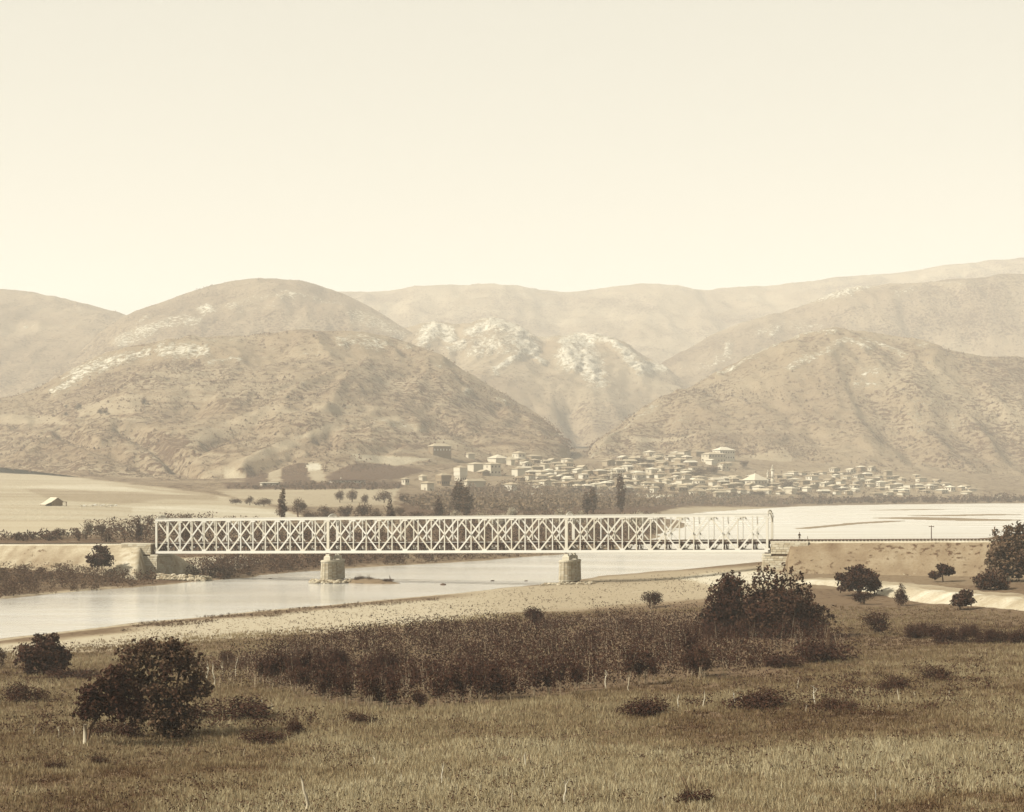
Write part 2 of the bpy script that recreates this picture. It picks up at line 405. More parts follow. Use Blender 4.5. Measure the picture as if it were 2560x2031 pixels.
def ground_hit(px, py, ymin=60, ymax=2300):
    """where the photo's ray meets the ground"""
    Y = np.exp(np.linspace(math.log(ymin), math.log(ymax), 700)); X = (px - 1280) / F * Y
    h = gz(X, Y, False) - (HC - (py - YH) / F * Y)
    i = np.argmax(h > 0) if (h > 0).any() else len(Y) - 1
    if i == 0: return float(X[0]), float(Y[0])
    a, c = h[i - 1], h[i]; t = -a / (c - a + 1e-9); y = Y[i - 1] + (Y[i] - Y[i - 1]) * t
    return (px - 1280) / F * y, float(y)

def on_ground(px, py, **k):
    x, y = ground_hit(px, py, **k); return Vector((x, y, float(gz(np.array([x]), np.array([y]))[0])))

# ------------------------------------------------------------------ albedo of the land by area (photo outlines laid on the ground)
FIELDS = [  # (lum, scrub density, outline in photo pixels)
    (.42, .12, [(-900, 1335), (-900, 1195), (0, 1172), (120, 1185), (280, 1205), (420, 1222), (520, 1235), (590, 1250), (700, 1272), (760, 1292), (560, 1312), (330, 1330), (100, 1342)]),
    (.32, .35, [(60, 1222), (330, 1216), (540, 1238), (545, 1252), (420, 1248), (300, 1262), (120, 1248)]),
    (.52, .02, [(0, 1216), (250, 1212), (520, 1240), (250, 1228)]),
    (.52, .05, [(330, 1268), (560, 1262), (720, 1280), (760, 1296), (330, 1310)]),
    (.48, .08, [(-900, 1262), (0, 1270), (330, 1284), (330, 1300), (-900, 1296)]),
    (.10, .75, [(615, 1166), (668, 1162), (672, 1206), (615, 1212)]), (.36, .15, [(670, 1168), (700, 1166), (703, 1204), (672, 1206)]),
    (.10, .75, [(702, 1160), (765, 1157), (785, 1206), (706, 1212)]), (.62, .0, [(763, 1160), (798, 1158), (806, 1175), (770, 1178)]),
    (.36, .2, [(771, 1179), (806, 1177), (818, 1210), (786, 1212)]), (.42, .1, [(560, 1170), (612, 1172), (612, 1186), (560, 1186)]),
    (.09, .8, [(815, 1192), (880, 1160), (960, 1158), (1060, 1176), (1010, 1196), (850, 1212)]),
    (.46, .1, [(880, 1136), (1080, 1146), (990, 1166), (890, 1152)]), (.10, .8, [(560, 1206), (1010, 1204), (1000, 1222), (560, 1222)]),
    (.38, .3, [(540, 1226), (1000, 1222), (980, 1262), (820, 1268), (700, 1264), (590, 1247)]),
    (.10, .75, [(1120, 1224), (1300, 1212), (1700, 1232), (2060, 1248), (1960, 1268), (1700, 1268), (1640, 1284), (1200, 1284), (1000, 1290), (1000, 1262)]),
    (.36, .15, [(1640, 1284), (1700, 1268), (1960, 1268), (1880, 1274), (1760, 1283), (1680, 1292)]),
    (.60, .0, [(1590, 1236), (1700, 1238), (1690, 1243), (1600, 1244)]),
    (.14, .6, [(1000, 1290), (1660, 1290), (1620, 1350), (1000, 1380)]),
    (.12, .6, [(-900, 1345), (560, 1345), (1000, 1330), (1000, 1400), (380, 1462), (0, 1495), (-900, 1560)]),
    (.50, .25, [(440, 1398), (600, 1388), (660, 1402), (600, 1420), (540, 1432), (440, 1426)]),
]
BEACH_IN = [(-900, 1800), (0, 1645), (300, 1622), (600, 1594), (850, 1578), (1100, 1558), (1300, 1534), (1600, 1512), (1760, 1500), (1900, 1490), (1985, 1480), (1985, 1405), (1800, 1405), (1650, 1415), (1500, 1430), (1420, 1444), (1340, 1450), (1250, 1460), (900, 1492), (400, 1540), (0, 1588), (-900, 1740)]
TOWN = [(1010, 1215), (1000, 1195), (1160, 1165), (1330, 1150), (1480, 1170), (1600, 1150), (1760, 1145), (1840, 1150), (1900, 1175), (2100, 1165), (2250, 1180), (2460, 1220), (2460, 1246), (2100, 1246), (1700, 1232), (1300, 1216)]

def soft(x, y, pl, w):                     # 1 inside an outline, 0 outside, blended over w pixels
    d = poly_dist(x, y, pl); return sstep(-w, w, np.where(poly_inside(x, y, pl), d, -d))

def land_attrs(V):
    X, Y, Z = V[:, 0], V[:, 1], V[:, 2]
    Ys = np.maximum(Y, 20); px = 1280 + X / Ys * F; py = YH + (HC - Z) / Ys * F
    wx = px + fbm(X * .05, Y * .05, 3, 61) * 10; wy = py + fbm(X * .05 + 9, Y * .05, 3, 62) * 3
    lum = np.full(len(V), .22) * (1 + .3 * fbm(X / 60, Y / 60, 4, 69)); scr = np.full(len(V), .58)
    def put(k, L, sc):
        lum[:] = lum + (L - lum) * k; scr[:] = scr + (sc - scr) * k
    ins = poly_inside(X, Y, RIVER); d = poly_dist(X, Y, RIVER)
    farm = sstep(390, 400, Y)
    for L, s_, pl in FIELDS: put(soft(wx, wy, pl, 3) * farm, L, s_)
    put(soft(wx, wy, TOWN, 6) * (Y > 1200), .25, .5)
    strip = 1.4 * fbm(X * .004, Y * .03, 4, 64) + .5 * fbm(X * .02, Y * .02, 4, 63)
    lum[:] = lum * (1 + .17 * strip * (px < 760) * farm)
    fg = 1 - farm; put(fg, .15, .5)
    wb = wx + fbm(X * .25, Y * .25, 3, 65) * 14; yb = wy + fbm(X * .2, Y * .2, 3, 66) * 7
    bch = fg * soft(wb, yb, BEACH_IN, 9); put(bch, .47 - .10 * sstep(1000, 1400, px), .18)
    put(bch * sstep(13, 5, d + 4 * fbm(X * .1, Y * .1, 3, 67)) * sstep(1.5, 3.0, d) * sstep(1250, 1050, px), .16, .5)        # weedy strip along the water
    put(fg * (~ins) * sstep(3.0, 1.0, d), .40, .05)
    put(((px > 1990) & (Y > 335) & (Y < 520) & ~ins) * 1.0, .20, .45)
    put(soft(px, py, [(1420, 1462), (1500, 1443), (1650, 1430), (1900, 1415), (1985, 1415), (1985, 1444), (1600, 1456)], 5) * (Y > 360), .34, .35)
    put(soft(wx, wy, [(1690, 1447), (1780, 1434), (1900, 1428), (1960, 1440), (1900, 1460), (1780, 1462)], 5) * (Y < 420), .60, .0)
    lum[ins] = .24; scr[ins] = 0
    return lum, scr

def grid_faces(nr, nc):
    i = np.arange(nr - 1)[:, None] * nc + np.arange(nc - 1)[None, :]
    return np.stack([i, i + 1, i + nc + 1, i + nc], -1).reshape(-1, 4)

rowsY = np.concatenate([np.linspace(-70, 84, 30), np.exp(np.linspace(math.log(90), math.log(2500), 410))])
colp = np.concatenate([np.linspace(-1400, -220, 40), np.linspace(-200, 2760, 400), np.linspace(2780, 3900, 40)])
YY, PP = np.meshgrid(rowsY, colp, indexing='ij')
XX = (PP - 1280) / F * np.maximum(YY, 90)
XX = np.where(YY < 90, XX * (1 + (90 - YY) / 40), XX)
ZZ = gz(XX.ravel(), YY.ravel())
V = np.stack([XX.ravel(), YY.ravel(), ZZ], 1); lum, scr = land_attrs(V)
gme = mesh_np('ground', V, grid_faces(*YY.shape), 'ground_earth', True, {'lum': lum, 'scrub': scr, 'rock': np.zeros(len(V))}); gme.materials.append(MATS['hill_scrub'])
mi = (V[grid_faces(*YY.shape)].mean(1)[:, 1] > 620).astype(np.int32); gme.polygons.foreach_set('material_index', mi)
go = add('ground', gme)
tag(go, kind='structure')

wr = np.exp(np.linspace(math.log(150), math.log(1900), 60)); wc = np.linspace(-1400, 3900, 60)
YY, PP = np.meshgrid(wr, wc, indexing='ij'); XX = (PP - 1280) / F * YY
# the river sheet keeps to the channel: drop cells that lie well inside the land
Vw = np.stack([XX.ravel(), YY.ravel(), np.zeros(XX.size)], 1); Fw = grid_faces(*YY.shape)
ok = (poly_inside(Vw[:, 0], Vw[:, 1], RIVER) | (poly_dist(Vw[:, 0], Vw[:, 1], RIVER) < 45))
Fw = Fw[ok[Fw].any(1)]
tag(add('river_water', mesh_np('river_water', Vw, Fw, 'river_water', True)), kind='structure')

# ------------------------------------------------------------------ hills
ROCKS = {  # polyline, half width px, strength
 'main_hill': [([(285, 860), (340, 835), (400, 812), (460, 798), (500, 800)], 13, .9), ([(505, 778), (530, 768)], 15, 1), ([(350, 800), (362, 790)], 9, .8), ([(560, 770), (640, 745), (726, 738), (800, 752), (860, 768)], 9, .6),
               ([(600, 782), (690, 770)], 8, .5), ([(885, 795), (930, 805), (985, 828), (1010, 842)], 18, .75), ([(730, 735), (740, 742)], 7, 1)],
 'front_hill': [([(132, 976), (180, 948), (205, 928), (242, 912), (300, 895), (362, 886)], 16, 1), ([(400, 880), (450, 875), (505, 880)], 17, 1), ([(510, 905), (560, 900), (600, 897)], 10, .8), ([(520, 858), (610, 850)], 5, .6),
                ([(730, 882), (815, 876)], 7, .6), ([(862, 855), (905, 850), (950, 862)], 20, .85), ([(1000, 868), (1018, 866)], 11, .8), ([(1090, 913), (1104, 911)], 8, .8), ([(1155, 980), (1172, 978)], 8, .9), ([(1228, 995), (1246, 1000)], 7, .9),
                ([(935, 1060), (1000, 1060), (1045, 1072)], 12, .55), ([(690, 870), (640, 905)], 5, .4)],
 'cliff_hill': [([(1060, 850), (1095, 822), (1120, 835), (1133, 862)], 25, 1.35), ([(1190, 830), (1225, 812), (1275, 815), (1310, 850), (1330, 872)], 25, 1.35), ([(1185, 880), (1250, 860), (1310, 868)], 30, 0.94), ([(1230, 930), (1275, 898), (1310, 884), (1360, 905)], 10, 1.22),
                ([(1420, 860), (1460, 850), (1475, 850)], 25, 1.35), ([(1430, 890), (1470, 905), (1480, 930)], 41, 1.35), ([(1510, 842), (1555, 870), (1590, 908), (1612, 930)], 12, 1.22), ([(1605, 930), (1640, 915), (1658, 922)], 18, 1.22), ([(1350, 850), (1400, 848)], 9, 0.68)],
 'right_spur': [([(1480, 1135), (1560, 1060), (1640, 1010)], 7, .55), ([(1800, 936), (1850, 905), (1930, 868), (1970, 848), (2040, 831), (2090, 826)], 9, .9), ([(1977, 915), (2056, 880), (2119, 850), (2150, 862), (2182, 876)], 12, .85), ([(2160, 848), (2202, 864), (2257, 892)], 11, .85),
                ([(2165, 935), (2200, 934)], 17, .75), ([(2145, 965), (2180, 963)], 12, .7), ([(2260, 1010), (2330, 1005)], 8, .5), ([(2270, 1020), (2285, 1070)], 18, .45), ([(2290, 865), (2315, 862)], 9, .7), ([(2315, 895), (2325, 910)], 8, .6), ([(2380, 1000), (2390, 1080)], 9, .4), ([(1680, 1060), (1720, 1050)], 12, .5)],
 'right_ridge': [([(2055, 744), (2119, 726), (2182, 711)], 12, 1), ([(2240, 738), (2275, 726)], 8, .7), ([(2330, 708), (2400, 716)], 8, .5), ([(1822, 885), (1832, 868)], 10, 1), ([(1760, 910), (1790, 895)], 9, .8), ([(1840, 805), (1850, 800)], 10, .7), ([(1890, 830), (1940, 815), (2060, 820)], 8, .6), ([(1930, 828), (1936, 822)], 9, .9), ([(1700, 920), (1760, 915), (1830, 880)], 12, .5)],
 'far_ridge': [([(1090, 745), (1140, 742)], 7, .45), ([(1400, 800), (1500, 806), (1650, 790)], 5, .35), ([(1250, 740), (1262, 738)], 5, .5)], 'left_ridge': [([(60, 818), (90, 812)], 9, .5), ([(95, 770), (105, 768)], 8, .5)],
}
HFIELDS = [(.34, .25, [(190, 1018), (300, 990), (356, 984), (350, 1032), (200, 1042)]), (.34, .3, [(480, 1090), (560, 1055), (690, 1005), (740, 1030), (640, 1055), (540, 1090), (450, 1120)]), (.36, .2, [(430, 1212), (560, 1165), (700, 1105), (830, 1060), (860, 1075), (760, 1105), (640, 1150), (540, 1190)]),
           (.32, .3, [(780, 1010), (900, 1012), (1000, 1020), (900, 1030), (780, 1032)]), (.36, .25, [(0, 1035), (130, 1040), (180, 1060), (0, 1060)]), (.18, .6, [(330, 1025), (520, 1015), (620, 1020), (500, 1045), (340, 1040)]),
           (.17, .6, [(80, 1105), (200, 1100), (330, 1130), (350, 1165), (250, 1160), (100, 1140)]), (.12, .75, [(390, 1085), (480, 1100), (430, 1140), (395, 1130)]), (.17, .6, [(740, 1100), (830, 1080), (870, 1110), (800, 1140)]),
           (.40, .1, [(1560, 1092), (1680, 1098), (1740, 1085), (1700, 1105), (1600, 1108)]), (.14, .6, [(1775, 1090), (1850, 1088), (1850, 1105), (1775, 1108)]), (.36, .2, [(1850, 1140), (1960, 1120), (1990, 1150), (1900, 1165)]),
           (.36, .2, [(930, 1045), (990, 1040), (1060, 1080), (1000, 1072)]), (.42, .05, [(1088, 1098), (1120, 1100), (1160, 1112), (1110, 1112)])]
RAVINES = [([(300, 1060), (390, 1110), (450, 1165), (500, 1205)], 16, 14), ([(640, 1060), (520, 1110), (430, 1165)], 12, 10), ([(830, 1100), (700, 1150), (560, 1200)], 14, 10), ([(1420, 1020), (1450, 1090), (1440, 1150)], 26, 30), ([(150, 1080), (260, 1120), (380, 1170)], 14, 10), ([(1040, 1000), (1150, 1080), (1260, 1140)], 18, 9)]

def hill(name, foot, crest, seed, amp, nrow=170, step=7.0, base_L=.22, scrub=.58, cliff=6):
    foot = np.array(foot, float); crest = np.array(crest, float)
    c0, c1 = min(foot[0, 0], crest[0, 0]), max(foot[-1, 0], crest[-1, 0])
    cols = np.arange(c0, c1 + step, step)
    def sm(tab, k):
        v = np.interp(cols, tab[:, 0], tab[:, k]); w = int(max(1, 42 / step)); kern = np.hanning(2 * w + 3)[1:-1]; kern /= kern.sum()
        return np.convolve(np.pad(v, w, mode='edge'), kern, 'valid')
    yf, zf, yc, zc = sm(foot, 1), sm(foot, 2), sm(crest, 1), sm(crest, 2)
    yc = yc + fbm(cols / 55, cols * 0 + seed, 4, seed + 60) * 1.8 + fbm(cols / 12, cols * 0, 2, seed + 61) * .8
    yf = np.maximum(yf, yc + 6)
    tf = np.linspace(0, 1, nrow); tb = np.linspace(1, 1.5, 25)[1:]
    T = tf[:, None]
    s = 0.55 * (1 - (1 - T) ** 1.7) + 0.45 * (T * T * (3 - 2 * T))
    Yd = zf + (zc - zf) * T; py = yf + (yc - yf) * s
    Z = HC - (py - YH) / F * Yd; X = (cols - 1280) / F * Yd
    w = (np.clip(T / .12, 0, 1) * np.clip((1 - T) / .10, 0, 1)) ** 0.8
    rel = fbm(X / 330, Yd / 420, 5, seed, .55); rid = 1 - np.abs(fbm(X / 150 + .4 * rel, Yd / 300, 5, seed + 50, .6)) * 2
    spur = 1 - 2 * np.abs(fbm(X / 120 + .5 * rel + seed, Yd / 620, 4, seed + 70, .5)); Z = Z + w * amp * (rel * .6 + (rid - .6) * .6 + (spur - .5) * .8) + (0.25 + w) * fbm(X / 18, Yd / 18, 3, seed + 90) * 1.0
    # photo coordinates of each point of the slope, for outcrops and fields
    qx = 1280 + X / Yd * F; qy = YH + (HC - Z) / Yd * F
    ux = qx + fbm(X / 30, Yd / 30, 4, seed + 7) * 9; uy = qy + fbm(X / 30 + 50, Yd / 30, 4, seed + 8) * 7
    for pl, wd, dep in RAVINES:
        if name in ('front_hill', 'cliff_hill', 'right_spur'):
            dd = poly_dist(qx, qy, pl, False); Z = Z - dep * np.exp(-(dd / wd) ** 2) * np.clip(T / .05, 0, 1) * .7
    lum = np.full(X.shape, base_L); scr = np.full(X.shape, scrub)
    lum = lum * (1 + .28 * fbm(X / 120, Yd / 120, 4, seed + 3)); scr = scr + .22 * fbm(X / 160, Yd / 160, 4, seed + 4)
    tw_ = Z / 2.3 + 4.5 * fbm(X / 130, Yd / 130, 3, seed + 11); terr = (np.sin(tw_ * 2) * .35 - 1.3 * np.clip(np.sin(tw_) - .72, 0, 1) / .28 * (fbm(X / 60, Yd / 60, 3, seed + 12) > -.05)) * sstep(.8, .35, T); lum = lum * (1 + (.34 if name == 'front_hill' else .13) * terr)
    for L, sc, pl, q_ in [(*h_, .55) for h_ in HFIELDS] + [(*h_, .95) for h_ in FIELDS[5:13]]:
        k = soft(qx + (ux - qx) * .3, qy + (uy - qy) * .3, pl, 1.3) * q_; lum = lum + (L - lum) * k; scr = scr + (sc - scr) * k
    rock = np.zeros(X.shape); wr1 = fbm(X / 75, Yd / 75, 2, seed + 41) * 16; wr2 = fbm(X / 75, Yd / 75, 2, seed + 42) * 10
    rn = fbm(X / 20, Yd / 28, 4, seed + 21); rn2 = 1 - 2 * np.abs(fbm(X / 26, Z / 14, 4, seed + 22))
    for pl, wd, st in ROCKS.get(name, []):
        dd = poly_dist(qx + (ux - qx) * 1.5 + wr1, qy + (uy - qy) * 1.2 + wr2, pl, False); rock = np.maximum(rock, st * sstep(1.7, .1, dd / wd))
    rock = np.clip(rock * 1.12 + rn * .25 * (rock > .02) + .10 * np.clip(fbm(X / 90, Yd / 90, 3, seed + 33), 0, 1), 0, 1.3)
    scr = scr * (1 - .7 * rock)
    # outcrops stand out from the slope as broken crags
    out = rock * cliff * (.25 + .75 * np.clip(rn2, 0, 1)); Yn = Yd - out; Xn = X * (1 - out / Yd * .5); Z = Z + rock * rn2 * cliff * .25
    V = [np.stack([Xn, Yn, Z], -1)]; Ls = [lum]; Ss = [scr]
    Tb = tb[:, None]; Yb = zc + (Tb - 1) * 2 * (zc - zf) * .7
    Zb = Z[-1] - (Tb - 1) * 2 * np.maximum(60, Z[-1] * .9) * (Tb - 1) * 2 - (Tb - 1) * 30
    V.append(np.stack([np.broadcast_to((cols - 1280) / F, Yb.shape) * Yb, Yb, Zb], -1)); Ls.append(np.full(Yb.shape, base_L)); Ss.append(np.full(Yb.shape, scrub)); rock_all = np.concatenate([rock, np.zeros(Yb.shape)])
    V = np.concatenate(V, 0); sh = V.shape[:2]
    o = add(name, mesh_np(name, V.reshape(-1, 3), grid_faces(*sh), 'hill_scrub', True, {'lum': np.concatenate(Ls).ravel(), 'scrub': np.clip(np.concatenate(Ss), 0, 1).ravel(), 'rock': rock_all.ravel()}))
    tag(o, kind='structure')
    front = V[:nrow]; return front.reshape(-1, 3), rock.ravel(), lum.ravel()

HS = {}
HS['left_ridge'] = hill('left_ridge', [(-900, 1120, 2714), (0, 1100, 2832), (420, 1090, 2950), (600, 1080, 2950)], [(-900, 700, 4012), (-300, 705, 4130), (0, 723, 4248), (60, 727, 4248), (150, 746, 4189), (230, 765, 4130), (310, 783, 4071), (400, 830, 3953), (600, 950, 3658)], 101, 13, 130, 8)
HS['far_ridge'] = hill('far_ridge', [(700, 900, 4514), (1500, 920, 4514), (2300, 900, 4758), (3500, 900, 4880)], [(700, 735, 5490), (845, 728, 5490), (960, 729, 5490), (1040, 717, 5490), (1100, 714, 5490), (1250, 714, 5490), (1330, 722, 5551), (1400, 731, 5612), (1460, 728, 5612), (1560, 715, 5612), (1640, 708, 5612), (1700, 716, 5612), (1755, 728, 5612), (1810, 720, 5734), (1950, 713, 5734), (2050, 703, 5734), (2100, 693, 5734), (2240, 684, 5734), (2350, 665, 5734), (2440, 655, 5734), (2540, 647, 5734), (2900, 630, 5734), (3500, 640, 5734)], 131, 13, 110, 8, .27)
HS['main_hill'] = hill('main_hill', [(60, 1080, 2820), (400, 1040, 2880), (900, 1040, 3000), (1300, 1060, 3240)], [(60, 1010, 3120), (180, 900, 3360), (260, 820, 3540), (330, 781, 3600), (420, 750, 3660), (480, 728, 3720), (550, 708, 3720), (620, 698, 3720), (690, 696, 3720), (750, 702, 3720), (800, 714, 3720), (850, 731, 3696), (920, 765, 3660), (980, 800, 3600), (1040, 840, 3540), (1150, 900, 3480), (1300, 1000, 3420)], 111, 14, 170, 7)
HS['right_ridge'] = hill('right_ridge', [(1440, 1085, 3360), (1800, 1060, 3360), (2300, 1040, 3480), (3500, 1040, 3480)], [(1440, 1030, 3600), (1530, 985, 3720), (1620, 930, 3840), (1700, 885, 3900), (1790, 830, 3960), (1880, 800, 4020), (1980, 775, 4080), (2060, 745, 4080), (2130, 722, 4080), (2200, 712, 4080), (2330, 706, 4080), (2500, 690, 4080), (2900, 660, 4080), (3500, 680, 4080)], 141, 16, 140, 8)
HS['cliff_hill'] = hill('cliff_hill', [(900, 1080, 2875), (1250, 1110, 2818), (1450, 1120, 2818), (1800, 1060, 3105)], [(900, 838, 3622), (1000, 822, 3622), (1080, 806, 3622), (1140, 818, 3622), (1190, 806, 3622), (1230, 797, 3622), (1290, 806, 3622), (1345, 850, 3622), (1395, 842, 3622), (1470, 836, 3680), (1540, 846, 3680), (1600, 885, 3680), (1650, 912, 3680), (1720, 960, 3565), (1800, 1010, 3450)], 121, 16, 170, 6, .25, .5, 13)
HS['right_spur'] = hill('right_spur', [(1430, 1152, 1950), (1600, 1150, 1900), (1800, 1150, 1920), (2000, 1172, 1900), (2300, 1200, 1880), (2600, 1225, 1900), (3500, 1240, 1900)], [(1430, 1140, 2080), (1500, 1095, 2150), (1580, 1040, 2250), (1700, 985, 2350), (1800, 937, 2450), (1900, 888, 2500), (1990, 845, 2550), (2080, 824, 2550), (2150, 828, 2550), (2240, 842, 2550), (2330, 866, 2500), (2450, 890, 2500), (2700, 900, 2500), (3500, 860, 2500)], 151, 18, 185, 7, .25)
HS['front_hill'] = hill('front_hill', [(-900, 1170, 1750), (0, 1168, 1650), (300, 1206, 1450), (600, 1216, 1400), (900, 1186, 1480), (1100, 1166, 1640), (1300, 1152, 1800), (1440, 1150, 1900)], [(-900, 1050, 2150), (-200, 1030, 2200), (60, 985, 2250), (150, 942, 2280), (230, 895, 2320), (330, 868, 2350), (500, 850, 2380), (650, 842, 2400), (780, 830, 2400), (880, 826, 2400), (960, 838, 2400), (1040, 864, 2380), (1130, 912, 2350), (1230, 974, 2300), (1330, 1024, 2250), (1390, 1075, 2150), (1440, 1140, 2000)], 161, 17, 200, 5.5, .25)

# ------------------------------------------------------------------ railway line: axis of the near girder, s along it, w across (away from the camera)
TH = math.radians(19.0)
TD = Vector((math.cos(TH), -math.sin(TH), 0)); ND = Vector((math.sin(TH), math.cos(TH), 0))
B0 = Vector((-80.65, 426.5, 0)); BL = 140.0; NP = 23; PN = BL / NP; BW = 5.0; GRADE = 0.0154
RAIL_RZ = -TH
def zdeck(s): return 8.2 + GRADE * s
def Q(s, w, z): return B0 + TD * s + ND * w + Vector((0, 0, z))
def QD(s, w, dz): return Q(s, w, zdeck(s) + dz)

beam_me = MB().box(-.5, .5, -.5, .5, -.5, .5).mesh('beam', 'iron_paint')
beam_dk = MB().box(-.5, .5, -.5, .5, -.5, .5).mesh('beam_dark', 'iron_dark')
def beam(name, a, b, wd, th, parent, me=beam_me):
    """one straight member from a to b: wd measured in the girder's plane, th across it"""
    a = Vector(a); b = Vector(b); d = b - a; L = d.length; d.normalize()
    y = ND.copy(); x = d; z = x.cross(y).normalized(); y = z.cross(x)
    m = Matrix((x * L, y * th, z * wd)).transposed().to_4x4(); m.translation = (a + b) / 2
    o = bpy.data.objects.new(name, me); link(o, parent); o.matrix_local = m; return o

bridge = empty('railway_bridge'); tag(bridge, 'long white iron lattice truss railway bridge on two stone piers crossing the river', 'bridge')
BOT, TOP = -2.35, 5.45                                            # chord outer faces relative to the deck
PIERS = (7, 16)
for w in (0.0, BW):
    tr = empty('truss_girder'); tr.parent = bridge
    ct, cb = TOP - .28, BOT + .28
    beam('top_chord', QD(-.2, w, ct), QD(BL + .2, w, ct), .50, .46, tr)
    beam('cover_plate', QD(-.25, w, TOP + .03), QD(BL + .25, w, TOP + .03), .06, .62, tr)
    beam('bottom_chord', QD(-.2, w, cb), QD(BL + .2, w, cb), .50, .46, tr)
    beam('cover_plate', QD(-.25, w, BOT - .03), QD(BL + .25, w, BOT - .03), .06, .62, tr)
    for i in range(NP * 2 + 1):
        s = i * PN / 2
        if i in (0, NP * 2): wd = .46
        elif i % 2 == 0 and i // 2 in PIERS: wd = .62
        else: wd = .21
        beam('post', QD(s, w, cb + .2), QD(s, w, ct - .2), wd, .30, tr)
    for i in range(NP):
        a, c = i * PN + .25, (i + 1) * PN - .25
        beam('diagonal', QD(a, w - .10, cb + .25), QD(c, w - .10, ct - .25), .33, .10, tr)
        beam('diagonal', QD(c, w + .10, cb + .25), QD(a, w + .10, ct - .25), .28, .10, tr)
    for i in range(NP + 1):                                        # gusset plates at the nodes
        s = i * PN
        for zz in (cb + .38, ct - .38):
            beam('gusset_plate', QD(s - .55, w - .17, zz), QD(s + .55, w - .17, zz), .42, .03, tr)
# floor: cross frames, stringers
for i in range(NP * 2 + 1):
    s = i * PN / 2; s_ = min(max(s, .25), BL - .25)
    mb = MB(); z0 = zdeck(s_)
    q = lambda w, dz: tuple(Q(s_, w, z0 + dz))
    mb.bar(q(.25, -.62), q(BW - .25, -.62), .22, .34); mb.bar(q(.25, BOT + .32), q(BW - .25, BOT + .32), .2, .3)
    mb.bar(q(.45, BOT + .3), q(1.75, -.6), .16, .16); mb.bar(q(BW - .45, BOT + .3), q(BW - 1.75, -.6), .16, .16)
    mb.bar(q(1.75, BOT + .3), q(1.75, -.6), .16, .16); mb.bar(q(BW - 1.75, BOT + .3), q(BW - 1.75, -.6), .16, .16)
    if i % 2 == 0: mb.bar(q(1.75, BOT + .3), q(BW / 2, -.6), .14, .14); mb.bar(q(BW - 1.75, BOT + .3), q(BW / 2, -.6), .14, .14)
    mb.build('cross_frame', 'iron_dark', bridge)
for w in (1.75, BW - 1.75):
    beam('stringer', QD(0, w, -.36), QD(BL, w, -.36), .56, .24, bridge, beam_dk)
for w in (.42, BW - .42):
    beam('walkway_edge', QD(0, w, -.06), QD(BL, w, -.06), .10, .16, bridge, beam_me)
mb = MB()
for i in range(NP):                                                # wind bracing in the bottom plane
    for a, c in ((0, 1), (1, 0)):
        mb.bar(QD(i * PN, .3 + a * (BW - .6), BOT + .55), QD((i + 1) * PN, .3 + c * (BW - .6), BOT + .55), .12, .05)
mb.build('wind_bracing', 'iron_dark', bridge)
# knee braces under the top chord on the far side, arched portals over the ends and piers
for i in range(1, NP * 2):
    s = i * PN / 2
    MB().bar(QD(s, BW - .2, TOP - 1.9), QD(s, BW - .75, TOP - .55), .10, .12).bar(QD(s, BW - .2, TOP - .5), QD(s, BW - .8, TOP - .5), .1, .1).build('knee_brace', 'iron_paint', bridge)
for s in (0, PIERS[0] * PN, PIERS[1] * PN, BL):
    mb = MB(); pts = []
    for k in range(13):
        a = math.pi * k / 12; pts.append(QD(s, BW / 2 - (BW / 2 - .1) * math.cos(a), TOP - .25 + .95 * math.sin(a)))
    mb.tube(pts, [.13] * 13, 6)
    pts2 = [QD(s, BW / 2 - (BW / 2 - .25) * math.cos(math.pi * k / 12), TOP - 1.6 + 1.7 * math.sin(math.pi * k / 12)) for k in range(13)]
    mb.tube(pts2, [.10] * 13, 6)
    for k in range(1, 12): mb.bar(pts[k], pts2[k], .07, .07)
    mb.build('portal_arch', 'iron_paint', bridge)

# track over bridge and banks
track = empty('railway_track'); tag(track, kind='structure')
S0, S1 = -230, 470
for w in (BW / 2 - .75, BW / 2 + .75):
    mb = MB(); mb.bar(QD(S0, w, .12), QD(S1, w, .12), .07, .15); mb.build('rail', 'rail_steel', track)
mb = MB()
for i in range(int((S1 - S0) / .7)):
    s = S0 + i * .7; mb.bar(QD(s, BW / 2 - 1.3, -.03), QD(s, BW / 2 + 1.3, -.03), .24, .14)
tag(mb.build('sleepers', 'timber_dark', track), kind='stuff')

